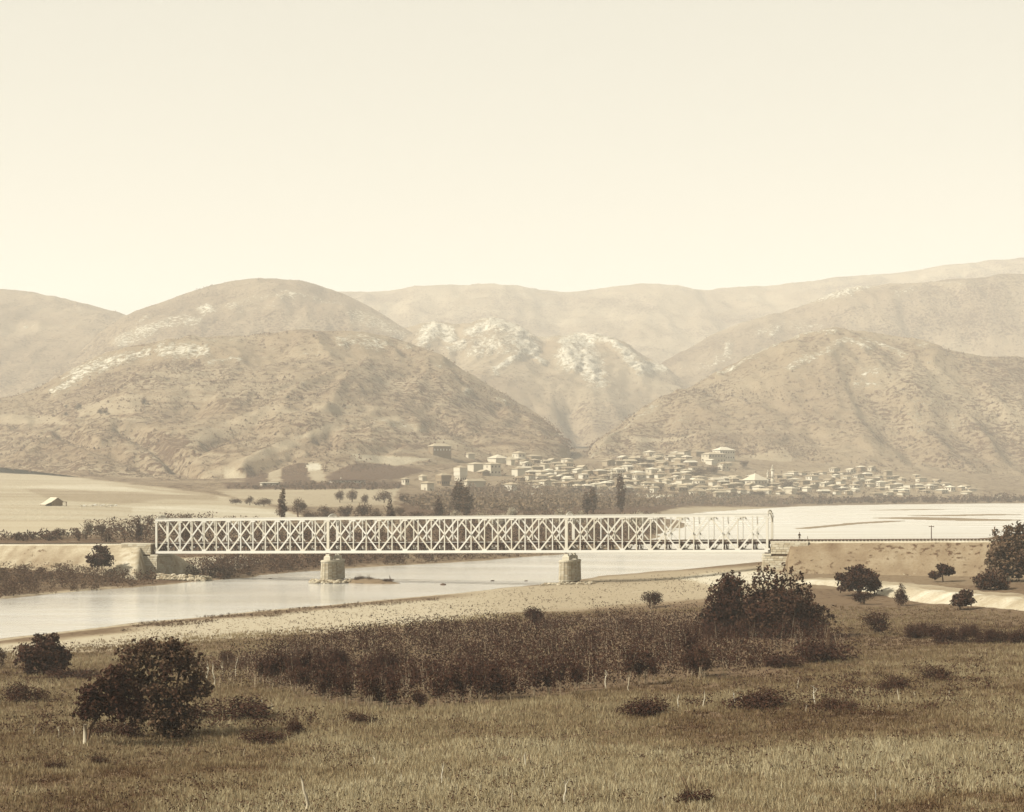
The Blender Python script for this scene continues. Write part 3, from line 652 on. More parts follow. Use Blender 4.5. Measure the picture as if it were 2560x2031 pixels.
def embankment(name, s0, s1, L, scr, ns, seed, near_end, splay):
    """bank with 1:1.5 slopes carrying the track; at the bridge its slopes end on a straight splayed edge and drop off steeply"""
    prof = [(-16.5, -9.2), (-12, -6.3), (-8.5, -4.1), (-5.5, -2.2), (-3.2, -.75), (-2.3, -.32), (-.2, -.10), (2.9, -.10), (4.2, -.3), (7, -2.1), (11, -4.7), (16, -8.0)]
    sub = []
    for i in range(len(prof) - 1):
        for k in range(4): sub.append((prof[i][0] + (prof[i + 1][0] - prof[i][0]) * k / 4, prof[i][1] + (prof[i + 1][1] - prof[i][1]) * k / 4))
    sub.append(prof[-1]); sub = np.array(sub)
    tt = np.linspace(0, 1, ns); extra = 10                        # extra rows: the steep end
    T, A = np.meshgrid(np.concatenate([tt, np.ones(extra)]), np.arange(len(sub)), indexing='ij'); Ek = np.concatenate([np.zeros(ns), np.arange(1, extra + 1)])[:, None]
    Wd = sub[A.astype(int), 0]; D = sub[A.astype(int), 1]
    out = np.clip(np.abs(Wd) - 2.6, 0, 20); sg = 1 if near_end == 's1' else -1
    e_near = (s1 if near_end == 's1' else s0) + sg * splay * out; e_far = s0 if near_end == 's1' else s1
    S = e_far + (e_near - e_far) * T + sg * Ek * .28
    slope = np.clip(-D / 1.5, 0, 1)
    n = fbm(S * .22, Wd * .22, 4, seed) * .22 * slope
    gul = np.abs(fbm(S * .35, Wd * .05, 3, seed + 5)); n -= .22 * np.clip(.12 - gul, 0, 1) / .12 * slope
    Zs = 8.2 + GRADE * S + D + n - Ek * 1.0 * np.clip(out / .8, 0, 1); wv = BW / 2 + Wd
    X = B0.x + TD.x * S + ND.x * wv; Y = B0.y + TD.y * S + ND.y * wv
    lum = L * (1 + .25 * fbm(S * .12, Wd * .3, 4, seed + 2) + .3 * fbm(S * .9, Wd * .25, 4, seed + 6)); lum = np.where((Wd > -2.6) & (Wd < 4.0), .52, lum)
    wash = np.clip(fbm(S * .5, Wd * .06, 3, seed + 9), 0, 1); lum = lum * (1 + .3 * wash)
    pit = sstep(9, 3, np.abs(S - e_near)) * (out > .3) * (near_end == 's1'); lum = lum + (.46 * (1 + .6 * fbm(S * 1.4, Wd * 1.4, 3, seed + 12)) - lum) * pit          # stone pitching near the abutment
    sc = scr + .3 * fbm(S * .1, Wd * .2, 3, seed + 3); sc = np.where((Wd > -2.6) & (Wd < 4), 0, sc)
    o = add(name, mesh_np(name, np.stack([X, Y, Zs], -1).reshape(-1, 3), grid_faces(*S.shape), 'ground_earth', True, {'lum': lum.ravel(), 'scrub': np.clip(sc, 0, 1).ravel(), 'rock': np.zeros(lum.size)}))
    return tag(o, kind='structure')
embankment('embankment_left', -230, -4.0, .34, .28, 200, 301, 's1', .5)
embankment('embankment_right', BL + 4.8, 470, .235, .45, 240, 311, 's0', -.12)

# ------------------------------------------------------------------ masonry
block_me = bevel_cube('stone_block', 'masonry', .07)
def place_block(parent, c, xdir, L, T, H, name='stone_block'):
    x = Vector(xdir).normalized(); z = Vector((0, 0, 1)); y = z.cross(x)
    m = Matrix((x * L, y * T, z * H)).transposed().to_4x4(); m.translation = c - parent.location
    o = bpy.data.objects.new(name, block_me); link(o, parent); o.matrix_local = m; return o

def stadium(r, w0, w1, step):
    """points and directions round a pier plan: (s, w) offsets from the pier axis"""
    out = []; n = max(2, round((w1 - w0) / step))
    arc = max(3, round(math.pi * r / (step * .72)))
    for k in range(arc): a = math.pi * (1 + (k + .5) / arc); out.append((r * math.cos(a), w0 + r * math.sin(a), (-math.sin(a), math.cos(a)), math.pi * r / arc))
    for k in range(n): out.append((r, w0 + (k + .5) * (w1 - w0) / n, (0, 1), (w1 - w0) / n))
    for k in range(arc): a = math.pi * (k + .5) / arc; out.append((r * math.cos(a), w1 + r * math.sin(a), (-math.sin(a), math.cos(a)), math.pi * r / arc))
    for k in range(n): out.append((-r, w1 - (k + .5) * (w1 - w0) / n, (0, -1), (w1 - w0) / n))
    return out

def stadium_prism(mb, s, r, w0, w1, z0, z1, r1=None, seg=12):
    n = len(mb.v); r1 = r if r1 is None else r1; ring = []
    for rr, z in ((r, z0), (r1, z1)):
        for k in range(seg + 1): a = math.pi * (1 + k / seg); mb.v.append(tuple(Q(s + rr * math.cos(a), w0 + rr * math.sin(a), z)))
        for k in range(seg + 1): a = math.pi * k / seg; mb.v.append(tuple(Q(s + rr * math.cos(a), w1 + rr * math.sin(a), z)))
    m = 2 * (seg + 1)
    for k in range(m): mb.f.append((n + k, n + (k + 1) % m, n + m + (k + 1) % m, n + m + k))
    mb.f.append(tuple(n + k for k in range(m))[::-1]); mb.f.append(tuple(n + m + k for k in range(m)))
    return mb

def pier(idx, zb, label):
    s = idx * PN; zt = zdeck(s) + BOT - 1.55                       # top of the cap
    root = empty('bridge_pier', Q(s, 2.5, zb)); tag(root, label, 'pier', 'stone piers of the railway bridge')
    inv = Matrix.Translation(-root.location)
    def fix(o): o.matrix_local = inv @ o.matrix_local; return o
    ncs = 11; H = (zt - .45 - zb) / ncs
    mb = MB(); stadium_prism(mb, s, 1.42, 0, 5, zb - 1.5, zt - .4, 1.28); fix(mb.build('core', 'masonry_core', root))
    for c in range(ncs):
        r = 1.46 - .14 * c / ncs; z = zb + (c + .5) * H; pts = stadium(r, -.05, 5.05, 1.0)
        for k, (ds, w, dr, L) in enumerate(pts):
            off = (.5 if c % 2 else 0) * L
            p = Q(s + ds, w, z) + (TD * dr[0] + ND * dr[1]) * off * (1 if dr[0] == 0 and abs(w - 2.5) < 1.9 else 0)
            place_block(root, p, TD * dr[0] + ND * dr[1], L - .035, .34 + R.uniform(-.02, .03), H - .03)
    mb = MB(); stadium_prism(mb, s, 1.62, -.05, 5.05, zt - .42, zt - .12, 1.66); stadium_prism(mb, s, 1.5, -.05, 5.05, zt - .12, zt); fix(mb.build('coping', 'ashlar_cap', root))
    for w in (0, BW):
        mb = MB(); n0 = len(mb.v)
        for (h, z) in ((.78, zt), (.72, zt + .75), (.42, zt + 1.0), (.40, zt + 1.35)):
            for i, j in ((-1, -1), (1, -1), (1, 1), (-1, 1)): mb.v.append(tuple(Q(s + i * h, w + j * h * .9, z)))
        for l in range(3):
            for k in range(4): a = n0 + l * 4; mb.f.append((a + k, a + (k + 1) % 4, a + 4 + (k + 1) % 4, a + 4 + k))
        mb.f.append((n0 + 12, n0 + 13, n0 + 14, n0 + 15)); fix(mb.build('bearing_pedestal', 'ashlar_cap', root))
        mb = MB(); mb.bar(Q(s, w - .35, zt + 1.45), Q(s, w + .35, zt + 1.45), .5, .2); fix(mb.build('bearing_shoe', 'iron_dark', root))
    return root
pier(PIERS[0], .75, 'round nosed stone pier of the bridge standing in the river on a rubble islet')
pier(PIERS[1], 1.35, 'round nosed stone pier of the bridge beside the gravel bar')

def block_wall(parent, inv, s0, s1, w, face, z0, ztop, H=.46, L=1.0, keep=None, thick=.5):
    """coursed stones on one face of an abutment; face 'near' runs along s, 'end' runs along w"""
    c = 0; z = z0
    while z < ztop - .15:
        h = min(H, ztop - z); x = s0 - (L * .5 if c % 2 else 0)
        while x < s1 - .1:
            l = L * R.uniform(.75, 1.25); a, e = max(x, s0), min(x + l, s1); x += l
            if e - a < .12: continue
            m_ = (a + e) / 2
            if keep and not keep(m_, z + h / 2): continue
            if face == 'near': p, d = Q(m_, w + R.uniform(-.02, .02), z + h / 2), TD
            else: p, d = Q(w + R.uniform(-.02, .02), m_, z + h / 2), ND
            place_block(parent, p, d, e - a - .035, thick, h - .03)
        z += h; c += 1

def abutment(left, label):
    sg = -1 if left else 1
    se = 0.0 if left else BL
    f = se - sg * .75                                              # face towards the river
    zb = -.6 if left else 3.6; zs = zdeck(se) + BOT - .25; zt = zdeck(se) - .1; ln = 8.5
    root = empty('bridge_abutment', Q(se, 2.5, zb)); tag(root, label, 'abutment'); inv = Matrix.Translation(-root.location)
    def part(mb, n, mt):
        o = mb.build(n, mt, root); o.matrix_local = inv @ o.matrix_local; return o
    def sbox(sa, sb, wa, wb, za, zc):
        sa, sb = min(sa, sb), max(sa, sb)
        pts = [Q(a, b_, c) for c in (za, zc) for a, b_ in ((sa, wa), (sb, wa), (sb, wb), (sa, wb))]
        mb = MB(); mb.v = [tuple(p) for p in pts]; mb.f = [(0, 3, 2, 1), (4, 5, 6, 7), (0, 1, 5, 4), (1, 2, 6, 5), (2, 3, 7, 6), (3, 0, 4, 7)]; return mb
    wa, wb = -1.0, BW + 1.0
    part(sbox(f + sg * .3, se + sg * ln, wa + .25, wb - .25, zb - 1, zs - .35), 'core', 'masonry_core')
    part(sbox(se + sg * .9, se + sg * ln, wa + .25, wb - .25, zs - .35, zt - .2), 'back_wall', 'masonry_core')
    part(sbox(f - sg * .12, se + sg * 1.0, wa - .1, wb + .1, zs - .35, zs), 'bearing_shelf', 'ashlar_cap')
    part(sbox(se + sg * .85, se + sg * ln, wa - .1, wb + .1, zt - .22, zt), 'coping', 'ashlar_cap')
    lo, hi = min(f, se + sg * ln), max(f, se + sg * ln)
    block_wall(root, inv, lo, hi, wa + .15, 'near', zb, zs - .36)
    lo2, hi2 = min(se + sg * .9, se + sg * ln), max(se + sg * .9, se + sg * ln)
    block_wall(root, inv, lo2, hi2, wa + .15, 'near', zs - .02, zt - .23)
    block_wall(root, inv, wa + .2, wb - .2, f + sg * .05, 'end', zb, zs - .36)
    for w in (0, BW):
        mb = MB(); mb.bar(Q(se - sg * .1, w - .4, zs + .12), Q(se - sg * .1, w + .4, zs + .12), .7, .22); part(mb, 'bearing_shoe', 'iron_dark')
    return root
abutment(True, 'stone abutment at the brushy bank end of the bridge with shaded river face')
abutment(False, 'pale stone abutment at the bridge end where the person stands')

# dark end cover of the near girder at both ends
# ------------------------------------------------------------------ loose rocks
def rock_mesh(name, seed, mat='rock'):
    import bmesh
    bm = bmesh.new(); bmesh.ops.create_icosphere(bm, subdivisions=1, radius=.5); r = random.Random(seed)
    for v in bm.verts: v.co *= r.uniform(.72, 1.15); v.co.z *= .75
    me = bpy.data.meshes.new(name); bm.to_mesh(me); bm.free(); me.materials.append(MATS[mat]); return me
rock_mes = [rock_mesh('stone', i) for i in range(6)]
def heap(label, pts, n, size, lift):
    """riprap heap: stones piled along a line of ground points (X, Y, half width)"""
    cx = sum(p[0] for p in pts) / len(pts); cy = sum(p[1] for p in pts) / len(pts)
    root = empty('riprap_heap', (cx, cy, 0)); tag(root, label, 'stone heap')
    for i in range(n):
        k = R.uniform(0, len(pts) - 1.001); a, b_ = pts[int(k)], pts[int(k) + 1]; t = k - int(k)
        hw = a[2] + (b_[2] - a[2]) * t; q = R.uniform(-1, 1)
        x = a[0] + (b_[0] - a[0]) * t + ND.x * q * hw; y = a[1] + (b_[1] - a[1]) * t + ND.y * q * hw
        g = float(gz(np.array([x]), np.array([y]))[0]); z = max(g, 0) + lift * (1 - abs(q)) * R.uniform(.6, 1)
        s = size * R.uniform(.55, 1.35)
        o = add('stone', rock_mes[R.randrange(6)], root, (x - cx, y - cy, z + s * .12), R.uniform(0, 6.28), (s * R.uniform(.9, 1.5), s, s * R.uniform(.7, 1)))
        o.rotation_euler = (R.uniform(-.4, .4), R.uniform(-.4, .4), R.uniform(0, 6.28))
def qxy(s, w, hw): p = Q(s, w, 0); return (p.x, p.y, hw)
heap('heap of pale rubble stones round the foot of the river pier', [qxy(PIERS[0] * PN - 3.2, -1.5, 1.6), qxy(PIERS[0] * PN - 1, -2.6, 1.2), qxy(PIERS[0] * PN + 3, -1.6, 1.6), qxy(PIERS[0] * PN + 5, 1.5, 1.8)], 150, .85, .7)
heap('flat spread of rubble stones round the pier beside the gravel bar', [qxy(PIERS[1] * PN - 4.5, -2.8, 1.2), qxy(PIERS[1] * PN + 1, -3.2, 1.4), qxy(PIERS[1] * PN + 6.5, -1.5, 1.6)], 110, .6, .35)
heap('bright rubble stones along the water under the bridge beside the shaded abutment', [qxy(.8, -4.2, 1.0), qxy(5, -4.4, 1.3), qxy(10, -3.2, 1.6), qxy(14.5, -2.0, 1.2)], 210, 1.05, 1.0)
# islet behind the river pier

# pale earth bank of the cart road below the railway
def earth_bank():
    pts = np.array(ROAD); seg = np.hypot(*np.diff(pts, axis=0).T); cum = np.concatenate([[0], np.cumsum(seg)])
    S = np.linspace(0, cum[-1], 170); cx = np.interp(S, cum, pts[:, 0]); cy = np.interp(S, cum, pts[:, 1])
    k = np.hanning(31); k /= k.sum(); cx = np.convolve(np.pad(cx, 15, mode='reflect', reflect_type='odd'), k, 'valid'); cy = np.convolve(np.pad(cy, 15, mode='reflect', reflect_type='odd'), k, 'valid')
    tx, ty = np.gradient(cx), np.gradient(cy); n = np.hypot(tx, ty); nx, ny = -ty / n, tx / n                      # away from the camera
    zc = np.interp(S, cum, [HC - (py - YH) / F * p[1] for p, py in zip(ROAD, (1446, 1454, 1468, 1485, 1497, 1512))])
    prof = [(-8, -3.6), (-6, -2.55), (-4, -1.55), (-2.2, -.75), (-.8, -.15), (0, 0), (1.5, .05), (5, 0.02), (8, -.1), (10, -.9), (14, -3.2)]
    sub = [(prof[i][0] + (prof[i + 1][0] - prof[i][0]) * t / 4, prof[i][1] + (prof[i + 1][1] - prof[i][1]) * t / 4) for i in range(len(prof) - 1) for t in range(4)] + [prof[-1]]
    sub = np.array(sub); W = sub[:, 0][None, :]; D = sub[:, 1][None, :]; SS = S[:, None]
    z = zc[:, None] + D + fbm(SS * .25, W * .25 + 0 * SS, 4, 77) * .3 - .22 * np.clip(.15 - np.abs(fbm(SS * .6, W * .07 + 0 * SS, 3, 78)), 0, 1) / .15 * (W < -.5)
    fade = np.clip(SS / 5, 0, 1); z = z - (1 - fade) * 2.2
    X = cx[:, None] + nx[:, None] * W; Y = cy[:, None] + ny[:, None] * W
    lum = np.where(W < 1.2, .50, .34) * (1 + .38 * fbm(SS * .5, W * .12 + 0 * SS, 4, 79)); scr = np.where(W < 1.2, .28, .4) + 0 * SS
    o = add('earth_bank', mesh_np('earth_bank', np.stack([X, Y, z], -1).reshape(-1, 3), grid_faces(*X.shape), 'ground_earth', True, {'lum': lum.ravel(), 'scrub': scr.ravel(), 'rock': np.zeros(X.size)})); tag(o, kind='structure')
earth_bank()

# ------------------------------------------------------------------ leaves
def leaf_cloud(blobs, n, size, seed, lum=(.03, .10), shell=.45, up_bias=0.35, aspect=1.7):
    """leaf-sized quads through a set of ellipsoids; lum varies by leaf and by clump"""
    r = np.random.default_rng(seed); vol = np.array([b_[3] * b_[4] * b_[5] for b_ in blobs]) ** .8; pick = r.choice(len(blobs), n, p=vol / vol.sum())
    B = np.array(blobs, float)[pick]
    d = r.normal(size=(n, 3)); d /= np.linalg.norm(d, axis=1)[:, None]
    rad = (shell + (1 - shell) * r.random(n)) ** .6 * (1 + .20 * r.normal(size=n))
    C = B[:, :3] + d * rad[:, None] * B[:, 3:6]
    nrm = d * .7 + r.normal(size=(n, 3)) * .7; nrm[:, 2] += up_bias; nrm /= np.linalg.norm(nrm, axis=1)[:, None]
    a = np.cross(nrm, r.normal(size=(n, 3))); a /= np.linalg.norm(a, axis=1)[:, None] + 1e-9; c = np.cross(nrm, a)
    s = size * (.6 + .8 * r.random(n))[:, None]
    V = np.stack([C - a * s * .5, C + c * s * .5 / aspect, C + a * s * .5, C - c * s * .5 / aspect], 1).reshape(-1, 3)
    Fc = np.arange(n * 4).reshape(-1, 4)
    L = lum[0] + (lum[1] - lum[0]) * np.clip(.35 * r.random(n) + .75 * vnoise(C[:, 0] * 1.6 / max(size, .05) * .25 + seed, (C[:, 1] * 1.3 + C[:, 2] * 1.7) / max(size, .05) * .25, seed) ** 1.6, 0, 1)
    return V, Fc, np.repeat(L, 4)

def cloud_mesh(name, parts, mat):
    V, Fc, L = [], [], []; o = 0
    for v, f, l in parts: V.append(v); Fc.append(f + o); L.append(l); o += len(v)
    return mesh_np(name, np.concatenate(V), np.concatenate(Fc), mat, False, {'lum': np.concatenate(L)})

def lobes(seed, n, spread, rmin, rmax, zc, zr, flat=1.0):
    r = random.Random(seed); out = []
    for i in range(n):
        a = r.uniform(0, 6.283); q = math.sqrt(r.random()) * spread; k = r.uniform(rmin, rmax)
        out.append((q * math.cos(a), q * math.sin(a), zc + r.uniform(-zr, zr) * (1 - .5 * q / max(spread, .01)), k, k, k * flat))
    return out

def trunk_mesh(name, h, r0, seed, mat='bark', limbs=4, spread=.35, top=.75, lean=0.0):
    r = random.Random(seed); mb = MB(); pts = [(0, 0, -.08)]
    for k in range(1, 5): pts.append((r.uniform(-.04, .04) * k + lean * k / 4, r.uniform(-.04, .04) * k, h * top * k / 4))
    mb.tube(pts, [r0 * (1.25, .95, .8, .6, .35)[k] for k in range(5)], 7)
    for i in range(limbs):
        k = r.uniform(.35, .8); b_ = Vector(pts[0]).lerp(Vector(pts[4]), k); a = 6.283 * (i + r.random() * .6) / limbs
        e = b_ + Vector((math.cos(a) * spread * h * r.uniform(.6, 1), math.sin(a) * spread * h * r.uniform(.6, 1), h * r.uniform(.18, .38))); m_ = b_.lerp(e, .5) + Vector((0, 0, -.02 * h))
        mb.tube([b_, m_, e], [r0 * .5, r0 * .35, r0 * .12], 5)
    return mb.mesh(name, mat, True)

# unit crowns (1 m high, about 1 m wide, base at 0) reused at many sizes
CROWN = {}
def unit_crown(key, blobs, n, size, seed, lum, mat): CROWN[key] = cloud_mesh(key, [leaf_cloud(blobs, n, size, seed, lum)], mat)
for i in range(4):
    unit_crown('round_crown%d' % i, lobes(500 + i, 11, .32, .14, .25, .48, .34), 1500, .055, 510 + i, (.045, .13), 'leaf_mid')
    unit_crown('bush_crown%d' % i, lobes(520 + i, 10, .34, .13, .24, .40, .28), 2200, .045, 530 + i, (.018, .060), 'leaf_dark')
    unit_crown('mound_crown%d' % i, lobes(525 + i, 16, .40, .12, .24, .20, .16) + lobes(535 + i, 10, .5, .06, .1, .15, .12), 2600, .042, 536 + i, (.018, .065), 'leaf_dark')
    unit_crown('poplar_crown%d' % i, [(R.uniform(-.02, .02), R.uniform(-.02, .02), .16 + .84 * (k + .5) / 8, (.055, .085, .10, .105, .10, .09, .075, .05)[k], (.055, .085, .10, .105, .10, .09, .075, .05)[k], .085) for k in range(8)], 1500, .035, 540 + i, (.04, .11), 'leaf_mid')
    unit_crown('willow_crown%d' % i, lobes(560 + i, 8, .32, .14, .24, .50, .22), 1300, .055, 570 + i, (.34, .62), 'leaf_mid')
    unit_crown('cone_crown%d' % i, [(0, 0, .30, .36, .36, .26), (0.05, 0, .52, .30, .30, .24), (-.03, .03, .74, .2, .2, .2), (.02, 0, .9, .1, .1, .12)] + lobes(580 + i, 6, .3, .1, .16, .4, .2), 2600, .05, 590 + i, (.018, .055), 'leaf_dark')
TRK = [trunk_mesh('trunk', 1.0, .035, 600 + i) for i in range(3)]
TRKP = [trunk_mesh('pale_trunk', 1.0, .028, 610 + i, 'pale_stem', 5, .3) for i in range(3)]
TRKT = [trunk_mesh('poplar_trunk', 1.0, .016, 620 + i, 'bark', 0, 0, .95) for i in range(2)]
STEMS = []
for i in range(3):
    mb = MB(); r_ = random.Random(630 + i)
    for k in range(5): a = r_.uniform(0, 6.28); q = r_.uniform(.02, .1); mb.tube([(q * math.cos(a), q * math.sin(a), -.05), (q * 1.6 * math.cos(a), q * 1.6 * math.sin(a), .3), (q * 3.2 * math.cos(a), q * 3.2 * math.sin(a), .62)], [.018, .014, .006], 5)
    STEMS.append(mb.mesh('stems', 'bark'))

def plant(name, kind, loc, w, h, label, cat, group=None, trunk='trunk', tw=None, rz=None, lean=0, leaf_name='crown'):
    """one tree or bush: crown and trunk (or stems) under an Empty at its base"""
    root = empty(name, loc, R.uniform(0, 6.28) if rz is None else rz); tag(root, label, cat, group)
    if lean: root.rotation_euler = (0, lean, 0)
    c = add(leaf_name, CROWN['%s%d' % (kind, R.randrange(4))], root, (0, 0, 0), 0, (w, w, h))
    if trunk == 'trunk': add('trunk', TRK[R.randrange(3)], root, scale=(h * 1.1, h * 1.1, h * .95))
    elif trunk == 'pale': add('trunk', TRKP[R.randrange(3)], root, scale=(h * 1.1, h * 1.1, h * .95))
    elif trunk == 'poplar': add('trunk', TRKT[R.randrange(2)], root, scale=(h, h, h))
    elif trunk == 'stems': add('stems', STEMS[R.randrange(3)], root, scale=(min(w, 2.2), min(w, 2.2), h))
    return root

def at_px(px, py, wpx, hpx, Y=None, sink=.05):
    """base point on the ground seen at (px, py), and metric width and height from the photo's pixels there"""
    if Y is None: p = on_ground(px, py)
    else:
        x = (px - 1280) / F * Y; p = Vector((x, Y, float(gz(np.array([x]), np.array([Y]))[0])))
    k = p.y / F; return Vector((p.x, p.y, p.z - sink)), wpx * k, hpx * k

# ------------------------------------------------------------------ single trees and bushes of the near bank
def big_tree(name, px, py, blobs, n, leaf, seed, label, trunks, lum=(.012, .095), cat='tree', Y=None):
    """custom foreground crown: blobs given in photo pixels relative to the base (dx, depth, up, rx, rdepth, rz)"""
    p, _, _ = at_px(px, py, 1, 1, Y); k = p.y / F
    root = empty(name, p); tag(root, label, cat)
    B = [tuple(q * k for q in b_) for b_ in blobs]
    fine = []
    r_ = random.Random(seed)
    for b_ in B:                                                   # break each mass into leafy clumps
        for i in range(9):
            d = Vector((r_.gauss(0, 1), r_.gauss(0, 1), r_.gauss(0, 1))).normalized(); q = r_.uniform(.32, .52)
            fine.append((b_[0] + d.x * b_[3] * .72, b_[1] + d.y * b_[4] * .72, b_[2] + d.z * b_[5] * .72, b_[3] * q, b_[4] * q, b_[5] * q))
    tuft = []
    for b_ in B:
        for i in range(12):
            d = Vector((r_.gauss(0, 1), r_.gauss(0, 1), r_.gauss(.3, 1))).normalized(); q = r_.uniform(.12, .22); e = r_.uniform(.95, 1.2)
            tuft.append((b_[0] + d.x * b_[3] * e, b_[1] + d.y * b_[4] * e, b_[2] + d.z * b_[5] * e, b_[3] * q, b_[4] * q, b_[5] * q * 1.3))
    tuft = [t for t in tuft if t[2] > 0]
    me = cloud_mesh('crown', [leaf_cloud(tuft, n // 4, leaf * .9, seed + 2, lum, .1), leaf_cloud(B, n // 3, leaf, seed, lum, .2), leaf_cloud(fine, n - n // 3, leaf, seed + 1, lum, .3)], 'leaf_dark')
    add('crown', me, root)
    for t in trunks:
        pts = [Vector(q[:3]) * k for q in t[0]]; MB().tube(pts, [q[3] * k for q in t[0]], 7).build('trunk' if t[1] != 'branch' else 'branch', t[2], root, True)
    return root

big_tree('oak_tree', 400, 1842, [(-80, 0, 190, 42, 50, 34), (-95, 0, 150, 38, 40, 28), (-45, 10, 225, 44, 40, 24), (5, 0, 228, 40, 40, 26), (52, 0, 214, 44, 40, 28), (84, 0, 176, 36, 40, 30), (96, 0, 130, 36, 36, 26), (10, 0, 180, 56, 60, 36), (-40, 0, 130, 48, 50, 34), (40, 0, 120, 54, 50, 36), (0, 0, 70, 64, 60, 40), (60, 0, 60, 50, 50, 34), (-50, 0, 80, 40, 40, 30), (30, 0, 25, 60, 50, 26)], 9500, .27, 701,
         'large dark leafy tree beside the small tree with a pale trunk', [([(10, 0, -4, 8), (5, 0, 60, 6), (-15, 5, 130, 4), (-45, 0, 205, 1.5)], 'trunk', 'bark'), ([(5, 0, 60, 5), (40, 0, 120, 3.5), (55, 0, 205, 1.2)], 'branch', 'bark'), ([(0, 0, 80, 4), (-50, 0, 130, 2.5), (-85, 0, 180, 1.2)], 'branch', 'bark'), ([(15, 0, 80, 4), (60, 0, 110, 2.5), (92, 0, 165, 1.2)], 'branch', 'bark')], (.014, .13))
big_tree('orchard_tree', 213, 1862, [(20, 0, 95, 45, 45, 32), (62, 0, 120, 55, 50, 40), (95, 10, 95, 50, 50, 45), (30, 0, 130, 45, 40, 30), (75, 0, 165, 45, 45, 30)], 5200, .26, 711,
         'small leaning tree with a bright pruned trunk in front of the big dark tree', [([(0, 0, -4, 6), (0, 0, 30, 5), (-1, 0, 50, 4.2)], 'trunk', 'pale_stem'), ([(4, 0, -4, 4), (12, 0, 40, 4), (32, 0, 70, 3), (60, 0, 110, 1.5)], 'branch', 'bark')])
big_tree('round_bush', 108, 1688, [(0, 0, 45, 60, 60, 42), (-25, 0, 35, 38, 38, 35), (28, 0, 38, 38, 38, 34), (5, 0, 78, 34, 34, 26), (-12, 0, 92, 14, 14, 12), (-38, 0, 52, 24, 24, 14)], 5200, .34, 721, 'dark evergreen bush with spiky top standing alone near the river', [([(0, 0, -4, 5), (2, 0, 50, 3)], 'trunk', 'bark')], (.02, .065), 'bush')
big_tree('thick_tree', 1835, 1592, [(0, 0, 60, 72, 70, 60), (-15, 0, 110, 48, 48, 45), (-5, 0, 142, 26, 26, 22), (45, 0, 50, 55, 55, 45), (-50, 0, 40, 45, 45, 38)], 8500, .42, 731, 'dense dark rounded tree left of the feathery tree at the thicket', [([(0, 0, -4, 6), (0, 0, 80, 4)], 'trunk', 'bark')], (.012, .08))
big_tree('feathery_tree', 1938, 1596, [(0, 0, 48, 92, 85, 46), (10, 0, 88, 72, 66, 38), (-44, 0, 138, 13, 13, 40), (-22, 0, 150, 10, 10, 36), (-2, 0, 140, 12, 12, 40), (20, 0, 152, 10, 10, 36), (42, 0, 142, 11, 11, 38), (64, 0, 128, 11, 11, 36), (84, 0, 104, 13, 13, 32), (-62, 0, 100, 14, 14, 30), (90, 0, 55, 50, 50, 36)], 9500, .40, 741, 'tall dark bushy tree with ragged upright shoots against the river', [([(0, 0, -4, 7), (0, 0, 80, 4), (20, 0, 150, 2)], 'trunk', 'bark'), ([(0, 0, 60, 4), (-35, 0, 140, 2)], 'branch', 'bark')], (.012, .085))
big_tree('round_tree', 2147, 1490, [(0, 0, 42, 45, 42, 28), (-22, 0, 36, 30, 30, 22), (26, 0, 38, 30, 30, 22), (0, 0, 62, 26, 26, 16), (-35, 0, 22, 18, 18, 12), (38, 0, 20, 18, 18, 12)], 4200, .48, 751, 'round dark tree with short trunk standing against the pale earth bank', [([(0, 0, -3, 4), (0, 0, 30, 3)], 'trunk', 'bark')], (.012, .075))
big_tree('slender_bush', 2405, 1527, [(0, 0, 28, 24, 24, 16), (10, 0, 42, 16, 16, 10), (-14, 0, 20, 14, 14, 10), (20, 0, 22, 12, 12, 9)], 1700, .42, 761, 'small dark bush with open branches at the foot of the pale earth bank', [([(-8, 0, -3, 2), (0, 0, 24, 1.5)], 'stem', 'bark')], cat='bush')
big_tree('river_willow', 2522, 1446, [(0, 0, 60, 50, 50, 55), (-10, 0, 95, 40, 40, 35), (25, 0, 110, 45, 45, 35), (-30, 0, 40, 30, 30, 34), (40, 0, 60, 50, 50, 55), (10, 0, 128, 26, 26, 16)], 5000, .62, 771, 'tall pale leafed tree in front of the railway bank at its far end', [([(0, 0, -3, 4), (-4, 0, 40, 3), (10, 0, 90, 2)], 'trunk', 'pale_stem')], (.05, .17), Y=338)
big_tree('dusty_bush', 2478, 1478, [(0, 0, 26, 36, 34, 24), (-20, 0, 20, 24, 22, 18), (24, 0, 18, 24, 22, 18)], 2000, .5, 781, 'broad dusty bush beside the pale leafed tree below the railway bank', [([(10, 0, -3, 1.6), (12, 0, 26, 1.2)], 'stem', 'pale_stem')], (.035, .10), 'bush', Y=322)
big_tree('leaning_tree', 2356, 1440, [(6, 0, 30, 20, 20, 12), (-18, 0, 18, 14, 14, 9), (0, 0, 38, 16, 16, 8), (22, 0, 26, 10, 10, 6)], 1500, .5, 791, 'small windblown tree leaning at the foot of the railway bank', [([(2, 0, -2, 1.8), (0, 0, 18, 1.4), (6, 0, 30, .8)], 'trunk', 'bark')], (.03, .09), Y=344)
big_tree('bank_tree', 246, 1455, [(5, 0, 48, 26, 26, 22), (-10, 0, 40, 18, 18, 16), (20, 0, 40, 18, 18, 16), (6, 0, 68, 18, 18, 10)], 2600, .5, 801, 'round tree with slim pale trunk on the brushy bank below the railway', [([(-6, 0, -3, 1.8), (-2, 0, 20, 1.6), (4, 0, 40, 1)], 'trunk', 'pale_stem')], (.03, .10), Y=418)

